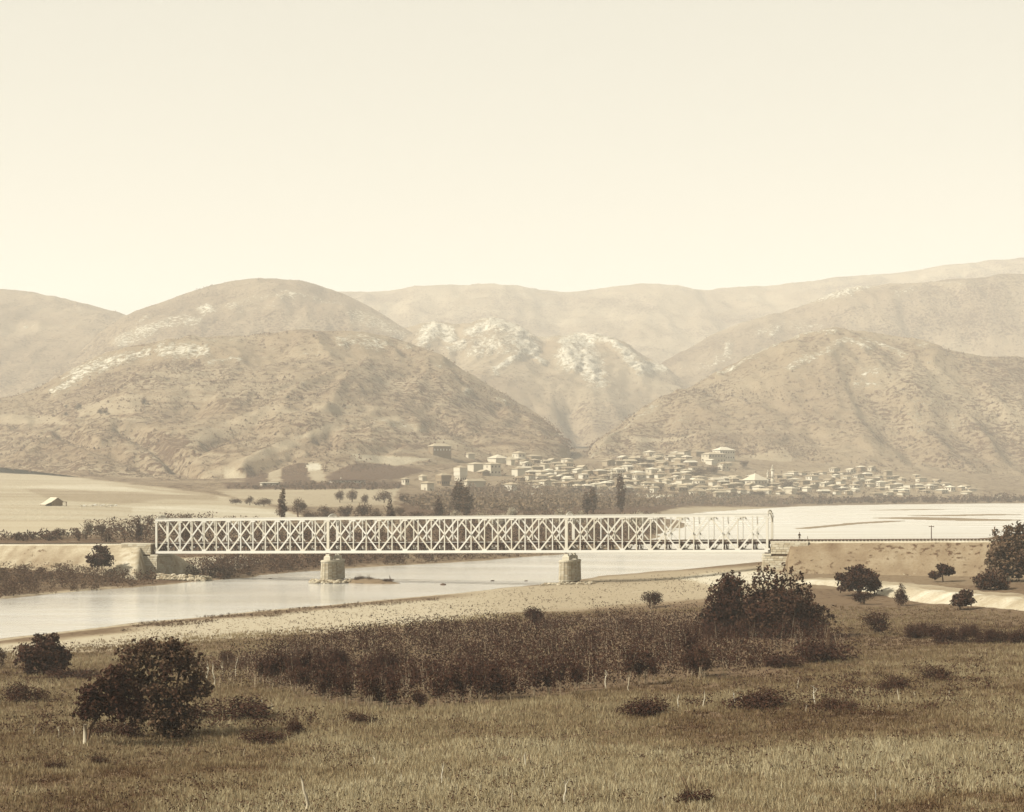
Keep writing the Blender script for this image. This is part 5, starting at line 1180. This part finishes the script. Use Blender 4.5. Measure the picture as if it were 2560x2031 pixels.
house(1296, 1148, 16, 18, 14, 'white two storey house highest up beside the ravine', roof_h=6, win=(1, 2, 2))
house(1346, 1222, 14, 6, 9, 'small gabled white cottage in front of the orchards', roof='gable_x', roof_h=5)
house(1013, 1213, 10, 10, 15, 'small open fronted white house at the left end of the town', roof_h=3, win=(1, 1, 2))
house(1056, 1202, 10, 10, 10, 'small pale house beside the tiered house', roof_h=5)
house(1206, 1190, 12, 18, 10, 'low gabled house tucked beside the tallest white house', roof='gable_y', roof_h=5, wall='wall_mud')
house(832, 1208, 12, 78, 6, 'long low farmstead with dark roof and white chimneys below the vineyards', name='farmhouse', roof_h=4, rmat='timber_dark', win=(1, 2, 8), chimney=True)
house(655, 1216, 6, 42, 8, 'long white farm building at the foot of the vineyard plots', roof_h=1.5, rmat='roof_pale', win=(1, 0, 3), name='farmhouse')
house(1800, 1152, 16, 40, 26, 'largest building of the town with a broad hipped roof on the upper terrace', roof_h=8, win=(2, 2, 6), rmat='roof_pale')
house(1772, 1158, 16, 46, 22, 'long terraced building with white lower walls before the largest building', roof_h=5, win=(2, 2, 6))
house(1806, 1178, 10, 18, 14, 'white terrace wall house stepping down from the largest building', roof='flat', rmat='roof_pale', win=(1, 0, 2))
house(1690, 1140, 12, 26, 8, 'long white house with a row of windows at the top of the town', roof_h=4, win=(1, 2, 6), rmat='roof_pale')
house(1600, 1150, 20, 6, 9, 'white walled house beside the bare spur', roof='flat', rmat='roof_pale')
house(1716, 1232, 16, 18, 18, 'white two storey house with dark windows near the river road', roof_h=5, win=(2, 3, 3))
house(1744, 1240, 20, 22, 11, 'white gabled house at the river road', roof='gable_x', roof_h=7)
house(1852, 1238, 18, 16, 12, 'white house with one bright wall by the riverside brush', roof_h=5)
house(1790, 1244, 6, 34, 12, 'long dark barn with a white end wall near the river road', roof_h=4, wall='wall_mud', name='barn')
house(1922, 1236, 26, 8, 9, 'long white house near the mosque and the brush', roof_h=5)
house(1980, 1236, 22, 14, 14, 'bright white house with a blank wall right of the mosque', roof_h=4, rmat='roof_pale')
house(2498, 1247, 8, 7, 6, 'tiny white hut alone on the river bank beyond the town', roof_h=3, name='hut', cat='hut')
house(2225, 1222, 10, 22, 9, 'pale house with wide roof at the far right part of town', roof_h=4)
house(2330, 1222, 16, 18, 6, 'last broad house of the town before the open slope', roof_h=4)
house(1560, 1236, 10, 6, 26, 'tall white gate house seen behind the tall poplar', roof='flat', rmat='roof_pale', cat='house')
house(1505, 1244, 8, 4, 9, 'small bright white hut beside the short poplars', roof='flat', rmat='roof_pale', name='hut', cat='hut')

# the crowded rest of the town
TAKEN = [(1083, 1138), (1068, 1227), (1104, 1215), (1150, 1204), (1184, 1180), (1227, 1190), (1240, 1158), (1278, 1164), (1294, 1193), (1185, 1218), (1279, 1228), (1171, 1146), (1296, 1148), (1346, 1222), (1013, 1213), (1056, 1202), (1800, 1152), (1772, 1158), (1806, 1178), (1690, 1140), (1600, 1150), (1716, 1232), (1744, 1240), (1852, 1238), (1790, 1244), (1922, 1236), (1980, 1236), (1870, 1214), (1931, 1212)]
TOWN_FILL = [(1300, 1150), (1400, 1152), (1480, 1176), (1560, 1150), (1620, 1140), (1760, 1140), (1830, 1175), (1790, 1200), (1860, 1200), (1960, 1190), (2080, 1172), (2180, 1174), (2240, 1190), (2440, 1224), (2440, 1240), (2150, 1240), (1950, 1240), (1700, 1238), (1480, 1228), (1320, 1214), (1250, 1200)]
def zone(px, py):
    if px > 2060: return 'at the downstream end of the town'
    if px > 1900: return 'around the mosque'
    if py < 1165: return 'on the upper terraces of the town'
    if px < 1480: return 'packed below the ravine in town' if py < 1200 else 'along the orchard edge of the town'
    return 'in the crowded middle of the town' if py < 1212 else 'in the lowest row near the river road'
r_ = random.Random(77); made = 0; tries = 0
HOLES = [[(1715, 1186), (1760, 1166), (1800, 1166), (1840, 1186), (1800, 1196), (1730, 1196)]]
while made < 235 and tries < 9000:
    tries += 1; px = r_.uniform(1290, 2440); py = r_.uniform(1138, 1242)
    if not poly_inside(np.array([px]), np.array([py]), TOWN_FILL)[0] or any(poly_inside(np.array([px]), np.array([py]), hl)[0] for hl in HOLES): continue
    if px > 1960 and r_.random() < .25: continue
    if any(abs(px - q[0]) < 17 and abs(py - q[1]) < 5.5 for q in TAKEN): continue
    TAKEN.append((px, py)); made += 1
    sc = 1.0 if px < 1900 else .85
    wl, wr = r_.uniform(7, 16) * sc, r_.uniform(12, 28) * sc; two = r_.random() < .45; h = (r_.uniform(9, 13) if two else r_.uniform(5.5, 8)) * sc
    rf = r_.choice(['hip', 'hip', 'hip', 'gable_x', 'gable_y']); wm = r_.choice(['wall_white', 'wall_white', 'wall_mud', 'wall_mud']); rm = r_.choice(['roof_tile', 'roof_tile', 'roof_tile', 'roof_pale'])
    wn_ = (1, r_.choice((0, 1, 2)), r_.choice((0, 2, 3))) if r_.random() < .8 else (0, 0, 0)
    lab = '%s %s %s house with %s %s roof %s' % ('tall' if two else 'low', 'white' if wm == 'wall_white' else 'brown', 'windowed' if wn_[0] else 'blank', 'pale' if rm == 'roof_pale' else 'tiled', 'hipped' if rf == 'hip' else 'gabled', zone(px, py))
    house(px, py, wl, wr, h, lab, 'town houses ' + zone(px, py), rf, r_.uniform(2.5, 5) * sc, wm, rm, wn_, r_.choice(('window_dark', 'window_dark', 'window_pale')))

# mosque and minarets
x, y = ground_hit(1888, 1214); k = y / F; ms = empty('mosque', (x, y, gnd(x, y)), math.radians(35)); tag(ms, 'mosque with a broad bright pyramid roof beside the tall minaret', 'mosque')
sz = 15.0; MB().box(-sz / 2, sz / 2, -sz / 2, sz / 2, -2.5, 4.2).build('wall', 'wall_white', ms)
mb = MB(); n = sz / 2 + 1.0; mb.v = [(-n, -n, 4.2), (n, -n, 4.2), (n, n, 4.2), (-n, n, 4.2), (0, 0, 10.4)]; mb.f = [(0, 1, 4), (1, 2, 4), (2, 3, 4), (3, 0, 4), (3, 2, 1, 0)]; mb.build('roof', 'roof_pale', ms)
for i in range(4): add('window', win_me('window_dark'), ms, (-sz / 2 - .03, -sz / 2 + sz * (i + .5) / 4, 2.2), 0, (.12, 1.0, 1.8)); add('window', win_me('window_dark'), ms, (-sz / 2 + sz * (i + .5) / 4, -sz / 2 - .03, 2.2), 0, (1.0, .12, 1.8))
def minaret(px, py, top, r, label):
    x, y = ground_hit(px, py); h = (py - top) * y / F; t = empty('minaret', (x, y, gnd(x, y))); tag(t, label, 'minaret')
    MB().lathe([(r * 1.5, -1), (r * 1.5, h * .2), (r, h * .28)], 10).build('base', 'wall_white', t, True)
    MB().lathe([(r, h * .28), (r * .92, h * .66)], 10).build('shaft', 'wall_white', t, True)
    MB().lathe([(r * .95, h * .66), (r * 1.6, h * .70), (r * 1.6, h * .75), (r * .8, h * .75)], 10).build('balcony', 'wall_white', t, True)
    MB().lathe([(r * .8, h * .75), (r * .78, h * .84)], 10).build('upper_shaft', 'wall_white', t, True)
    MB().lathe([(r * 1.0, h * .84), (r * .05, h)], 10).build('spire', 'roof_pale', t, True)
minaret(1931, 1213, 1164, 1.15, 'tall slim white minaret with pointed spire beside the mosque')
minaret(1919, 1210, 1178, .75, 'short white minaret between the mosque and the tall minaret')
minaret(1529, 1200, 1170, .7, 'small white minaret among the roofs in the crowded middle of town')
minaret(1431, 1204, 1190, .45, 'tiny white tower among the roofs below the ravine')

# trees between the houses, and round trees on the slopes
for px, py, w, h in ((1968, 1225, 46, 34), (1652, 1232, 34, 24), (1760, 1190, 50, 22), (1785, 1186, 60, 24), (1740, 1194, 44, 20), (1605, 1160, 30, 18), (1625, 1172, 24, 16), (1395, 1204, 16, 14), (1670, 1148, 22, 14), (1860, 1172, 30, 24), (1830, 1245, 50, 18), (1890, 1245, 60, 20), (2080, 1205, 18, 14), (2145, 1218, 30, 14), (2100, 1232, 40, 14), (2010, 1242, 46, 16), (1560, 1240, 50, 18), (1440, 1232, 50, 16), (1650, 1192, 26, 14), (1480, 1228, 40, 14)):
    p = surf_hit(px, py); wm, hm = w * p.y / F, h * p.y / F; plant('garden_tree', 'round_crown', p, wm, hm, 'bushy dark tree growing between the town houses', 'tree', 'garden trees among the town houses')

# garden walls round the lower plots
def garden_wall(pts, h, label):
    root = None; g = [on_ground(*p) for p in pts]; root = empty('garden_wall', g[0]); tag(root, label, 'wall')
    for a, b_ in zip(g[:-1], g[1:]): MB().bar(a - g[0] + Vector((0, 0, h / 2 - .3)), b_ - g[0] + Vector((0, 0, h / 2 - .3)), .5, h + .6).build('wall_run', 'wall_white', root)
garden_wall([(1300, 1237), (1360, 1240), (1440, 1238), (1500, 1236)], 1.2, 'thin pale garden wall crossing the dark orchards')
garden_wall([(1790, 1240), (1800, 1247), (1830, 1247), (1850, 1242)], 1.6, 'white wall round the yard beside the long dark barn')
garden_wall([(1640, 1246), (1650, 1249), (1656, 1245)], 2.2, 'short bright wall stub below the river road')
garden_wall([(1085, 1239), (1135, 1239)], 1.3, 'pale plot wall left of the pair of poplars')

# ------------------------------------------------------------------ shed and sheep in the fields
x, y = ground_hit(131, 1268); k = y / F; sh = empty('shed', (x, y, gnd(x, y)), math.radians(33)); tag(sh, 'small gabled shed with pale roof alone in the pale fields', 'shed')
bw_, aw, hh, rh = 22 * k / math.sin(math.radians(57)), 26 * k / math.cos(math.radians(57)), 11.5 * k, 9 * k
MB().box(0, bw_, 0, aw, -.6, hh).build('wall', 'wall_white', sh)
mb = MB(); mb.poly([(0, -.05, hh * .05), (bw_, -.05, hh * .05), (bw_, -.05, hh), (bw_ / 2, -.05, hh + rh), (0, -.05, hh)]); mb.build('gable_boards', 'timber_wall', sh)
mb = MB()
for sg in (0, 1):
    e0, e1 = (-.5, -.5 * rh / (bw_ / 2)), (bw_ / 2, rh)
    X0 = -.6 if sg == 0 else bw_ + .6; zx = hh - .6 * rh / (bw_ / 2); n = len(mb.v)
    mb.v += [(X0, -.4, zx), (bw_ / 2, -.4, hh + rh), (bw_ / 2, aw + .4, hh + rh), (X0, aw + .4, zx), (X0, -.4, zx + .16), (bw_ / 2, -.4, hh + rh + .16), (bw_ / 2, aw + .4, hh + rh + .16), (X0, aw + .4, zx + .16)]
    mb.f += [(n, n + 1, n + 2, n + 3), (n + 4, n + 7, n + 6, n + 5), (n, n + 4, n + 5, n + 1), (n + 3, n + 2, n + 6, n + 7), (n, n + 3, n + 7, n + 4)]
mb.build('roof', 'roof_pale', sh)
mb = MB(); mb.v = [(-.45, .1, hh - .4), (-.45, aw - .1, hh - .4), (-2.7, aw - .1, hh * .3), (-2.7, .1, hh * .3), (-.45, .1, hh - .26), (-.45, aw - .1, hh - .26), (-2.7, aw - .1, hh * .3 + .14), (-2.7, .1, hh * .3 + .14)]
mb.f = [(0, 1, 2, 3), (4, 7, 6, 5), (0, 4, 5, 1), (1, 5, 6, 2), (2, 6, 7, 3), (3, 7, 4, 0)]; mb.build('lean_to_roof', 'roof_pale', sh)
for yy in (.1, .9): MB().box(-2.5, -2.35, aw * yy, aw * yy + .15, -.6, hh * .4).build('post', 'timber_dark', sh)
MB().box(bw_ + 1.4, bw_ + 1.7, -.2, .1, -.6, hh * .95).build('post', 'timber_wall', sh); MB().box(bw_ + .0, bw_ + 1.9, -.2, .0, hh * .8, hh * .93).build('rail', 'timber_wall', sh)

def skin_object(name, joints, edges, root, subdiv=1):
    me = bpy.data.meshes.new(name); me.from_pydata([j[:3] for j in joints], edges, []); me.update()
    ob = bpy.data.objects.new(name, me); COL.objects.link(ob); ob.modifiers.new('skin', 'SKIN')
    if not me.skin_vertices: me.skin_vertices.new()
    for i, j in enumerate(joints):
        s = me.skin_vertices[0].data[i]; s.radius = (j[3], j[4] if len(j) > 4 else j[3]); s.use_root = (i == root)
    sd = ob.modifiers.new('sub', 'SUBSURF'); sd.levels = subdiv; sd.render_levels = subdiv
    dg = bpy.context.evaluated_depsgraph_get(); ev = bpy.data.meshes.new_from_object(ob.evaluated_get(dg))
    bpy.data.objects.remove(ob); ev.name = name; ev.polygons.foreach_set('use_smooth', [True] * len(ev.polygons)); return ev

SJ = [(0, 0, .62, .22), (.32, 0, .64, .20), (-.34, 0, .62, .21), (.52, 0, .80, .10), (.70, 0, .74, .07), (.30, .11, .35, .06), (.31, .12, .0, .035), (.30, -.11, .35, .06), (.29, -.12, .0, .035), (-.30, .11, .38, .07), (-.36, .12, .2, .045), (-.33, .12, 0, .035), (-.30, -.11, .38, .07), (-.36, -.12, .2, .045), (-.33, -.12, 0, .035), (-.52, 0, .5, .04)]
sheep_me = skin_object('sheep', SJ, [(0, 1), (0, 2), (1, 3), (3, 4), (1, 5), (5, 6), (1, 7), (7, 8), (2, 9), (9, 10), (10, 11), (2, 12), (12, 13), (13, 14), (2, 15)], 0); sheep_me.materials.append(MATS['wool'])
for i in range(16):
    p = on_ground(204 + i * 5.6 + R.uniform(-2, 2), 1270 + R.uniform(-2, 2)); o = add('sheep', sheep_me, None, p, R.choice((0, math.pi)) + R.uniform(-.5, .5), (1.15, 1.15, 1.15)); tag(o, 'pale sheep grazing in the flock beside the shed', 'sheep', 'flock of sheep beside the shed')

# ------------------------------------------------------------------ person and posts on the railway bank
sP = (426.5 * ((1996 - 1280) / F) + 80.65) / (.9455 + .3256 * ((1996 - 1280) / F)); pp = QD(sP, 1.2, -.1)
PJ = [(0, 0, .90, .135, .11), (0, 0, 1.12, .13, .10), (0, 0, 1.33, .17, .11), (0, 0, 1.46, .055, .055), (0, .01, 1.58, .082, .095), (0, .01, 1.68, .07, .08),
      (.19, 0, 1.36, .062), (.27, .03, 1.12, .052), (.17, .16, .98, .042), (.08, .19, 1.0, .038), (-.19, 0, 1.36, .062), (-.27, .03, 1.12, .052), (-.17, .16, .98, .042), (-.08, .19, 1.0, .038),
      (.09, 0, .82, .095), (.10, .02, .47, .065), (.11, -.01, .09, .045), (.12, .13, .03, .04), (-.09, 0, .82, .095), (-.10, .02, .47, .065), (-.11, -.01, .09, .045), (-.12, .13, .03, .04)]
pm = skin_object('person', PJ, [(0, 1), (1, 2), (2, 3), (3, 4), (4, 5), (2, 6), (6, 7), (7, 8), (8, 9), (2, 10), (10, 11), (11, 12), (12, 13), (0, 14), (14, 15), (15, 16), (16, 17), (0, 18), (18, 19), (19, 20), (20, 21)], 0)
pm.materials.append(MATS['cloth_dark']); pm.materials.append(MATS['skin']); pm.materials.append(MATS['wall_white'])
for f in pm.polygons:
    c = f.center
    if c.z > 1.47 or (abs(c.z - .99) < .07 and c.y > .12): f.material_index = 1
    elif .92 < c.z < 1.02 and abs(c.x) < .17: f.material_index = 2
pe = add('person', pm, None, pp, math.pi + .15); tag(pe, 'person in dark clothes with hands clasped standing on the railway bank past the bridge', 'person')
MB().lathe([(.085, 1.66), (.092, 1.70), (.075, 1.82)], 10).build('fez', 'cloth_dark', pe)
fm = MB()
for sx in (-.035, .035): fm.box(sx - .012, sx + .012, .098, .112, 1.60, 1.615)
fm.box(-.012, .012, .095, .125, 1.555, 1.60); fm.box(-.028, .028, .095, .108, 1.525, 1.535); fm.build('face', 'cloth_dark', pe)

s2 = (426.5 * ((2009 - 1280) / F) + 80.65) / (.9455 + .3256 * ((2009 - 1280) / F)); p2 = QD(s2, 4.6, -.3); mp_ = empty('marker_post', p2); tag(mp_, 'short dark marker post beside the person on the railway bank', 'post')
MB().tube([(0, 0, -.2), (0, 0, .95)], [.06, .05], 6).build('shaft', 'timber_dark', mp_); MB().box(-.08, .08, -.08, .08, .95, 1.0).build('cap', 'timber_dark', mp_)
u = (2341 - 1280) / F; s3 = (426.5 * u + 80.65) / (.9455 + .3256 * u); p3 = QD(s3 - 1.6, 5.6, -.4); tp = empty('telegraph_pole', p3, RAIL_RZ); tag(tp, 'short dark telegraph pole with crossarm on the railway bank', 'pole')
MB().tube([(0, 0, -.3), (0, 0, 1.5), (0, 0, 3.15)], [.10, .09, .075], 8).build('pole', 'timber_dark', tp)
MB().box(-.55, .55, -.06, .06, 2.86, 2.98).build('crossarm', 'timber_dark', tp)
for sx in (-.45, .45): MB().lathe([(.03, 2.98), (.055, 3.02), (.05, 3.12), (.02, 3.16)], 8, sx, 0).build('insulator', 'wall_white', tp)

# driftwood and stones in the river
for px, py, s, lb in ((1108, 1463, 1.5, 'dark snag boulder breaking the water below the river pier'), (1232, 1453, 1.0, 'small dark rock in mid river between the piers'), (1315, 1453, .7, 'tiny dark rock near the gravel bar shallows'), (675, 1447, .8, 'small dark rock in the water left of the river pier'), (978, 1451, 1.3, 'dark drift clump with a broken branch in mid river')):
    x, y = water_pt(px, py); o = add('river_rock', rock_mesh('river_rock', px, 'timber_dark'), None, (x, y, 0.02), R.uniform(0, 6), (s * 1.5, s, s * .6)); tag(o, lb, 'rock')
    if px == 978: MB().tube([(-.2, 0, 0), (-.35, 0, 1.3)], [.09, .05], 5).build('branch', 'bark', o)
x, y = Q(PIERS[0] * PN + 8, 2.5, 0).x, Q(PIERS[0] * PN + 8, 2.5, 0).y
xs = np.linspace(-1, 1, 22); A, B_ = np.meshgrid(xs, xs, indexing='ij'); rr_ = np.hypot(A, B_); Zi = .95 * np.clip(1 - rr_ ** 2, -.4, 1) + .12 * fbm(A * 4, B_ * 4, 3, 44)
Vi = np.stack([x + TD.x * A * 8 + ND.x * B_ * 3.2, y + TD.y * A * 8 + ND.y * B_ * 3.2, Zi], -1).reshape(-1, 3)
tag(add('islet', mesh_np('islet', Vi, grid_faces(22, 22), 'ground_earth', True, {'lum': np.full(484, .2), 'scrub': np.full(484, .5), 'rock': np.zeros(484)})), kind='structure')
for dx in (-3.8, -1.6, 0.6, 2.6, 4.8): plant('islet_bush', 'mound_crown', (x + TD.x * dx, y + TD.y * dx, .35), 3.0, 2.6 if abs(dx) < 2 else 1.3, 'low dark bush on the rubble islet behind the river pier', 'bush', 'bushes on the rubble islet', 'stems', leaf_name='foliage')

# ------------------------------------------------------------------ scrub dotted over the hills
def hill_scrub():
    r = np.random.default_rng(1001); Vs = []; Ls = []
    for nm, n, L in (('front_hill', 16000, .10), ('right_spur', 15000, .11), ('main_hill', 8000, .12), ('cliff_hill', 5000, .12), ('right_ridge', 5000, .13), ('left_ridge', 2500, .13)):
        V, rock, lum = HS[nm]; w = (np.clip(1 - rock * 1.4, 0, 1) * np.where((lum > .3) , .12, 1) * (.04 + np.clip(.5 + .9 * fbm(V[:, 0] / 60, V[:, 1] / 60, 4, 1002), 0, 1) ** 3)); i = r.choice(len(V), n, p=w / w.sum())
        q = V[i] + r.normal(size=(n, 3)) * np.array([3, 4, 0]); s = (.5 + 1.0 * r.random(n) ** 3)[:, None, None]
        base = np.array([(-1, -.6, -.7), (1, -.6, -.7), (.8, .9, -.7), (-.8, .9, -.7), (0, 0, .95)]); b_ = base[None] * s * r.uniform(.7, 1.35, (n, 5, 3))
        Vs.append((q[:, None] + b_).reshape(-1, 3)); Ls.append(np.repeat(L * r.uniform(.6, 1.3, n), 5))
    V = np.concatenate(Vs); n = len(V) // 5; f = np.array([(0, 1, 4), (1, 2, 4), (2, 3, 4), (3, 0, 4)]); Fc = (f[None] + (np.arange(n) * 5)[:, None, None]).reshape(-1, 3)
    o = add('hill_bushes', mesh_np('hill_bushes', V, Fc, 'leaf_mid', True, {'lum': np.concatenate(Ls)})); tag(o, 'countless dark scrub bushes dotted over the hillsides', 'scrub', kind='stuff')
hill_scrub()
# round trees that stand out singly on the lower slopes
for px, py, w in ((195, 1025, 26), (360, 1010, 22), (165, 1020, 12), (250, 1037, 20), (264, 1037, 18), (720, 996, 13), (755, 999, 12), (860, 1018, 13), (165, 1040, 14)):
    h = surf_hit(px, py)
    if h: k = h.y / F; plant('hill_tree', 'round_crown', h - Vector((0, 0, .3)), w * k, w * k * .85, 'round dark tree standing singly on the lower hillside fields', 'tree', 'single trees on the lower hillside')

# ------------------------------------------------------------------ the hazy air of the valley
hz = bpy.data.materials.new('haze'); hz.use_nodes = True; hn = hz.node_tree.nodes; hn.clear()
pv = hn.new('ShaderNodeVolumePrincipled'); pv.inputs['Color'].default_value = (0.97, 0.965, 0.94, 1); pv.inputs['Density'].default_value = HAZE_D
pv.inputs['Anisotropy'].default_value = 0.0
ho = hn.new('ShaderNodeOutputMaterial'); hz.node_tree.links.new(pv.outputs[0], ho.inputs['Volume'])
MATS['haze'] = hz
hb = MB().box(-6500, 6500, -160, 9000, -400, 900).build('haze', 'haze'); tag(hb, kind='stuff')
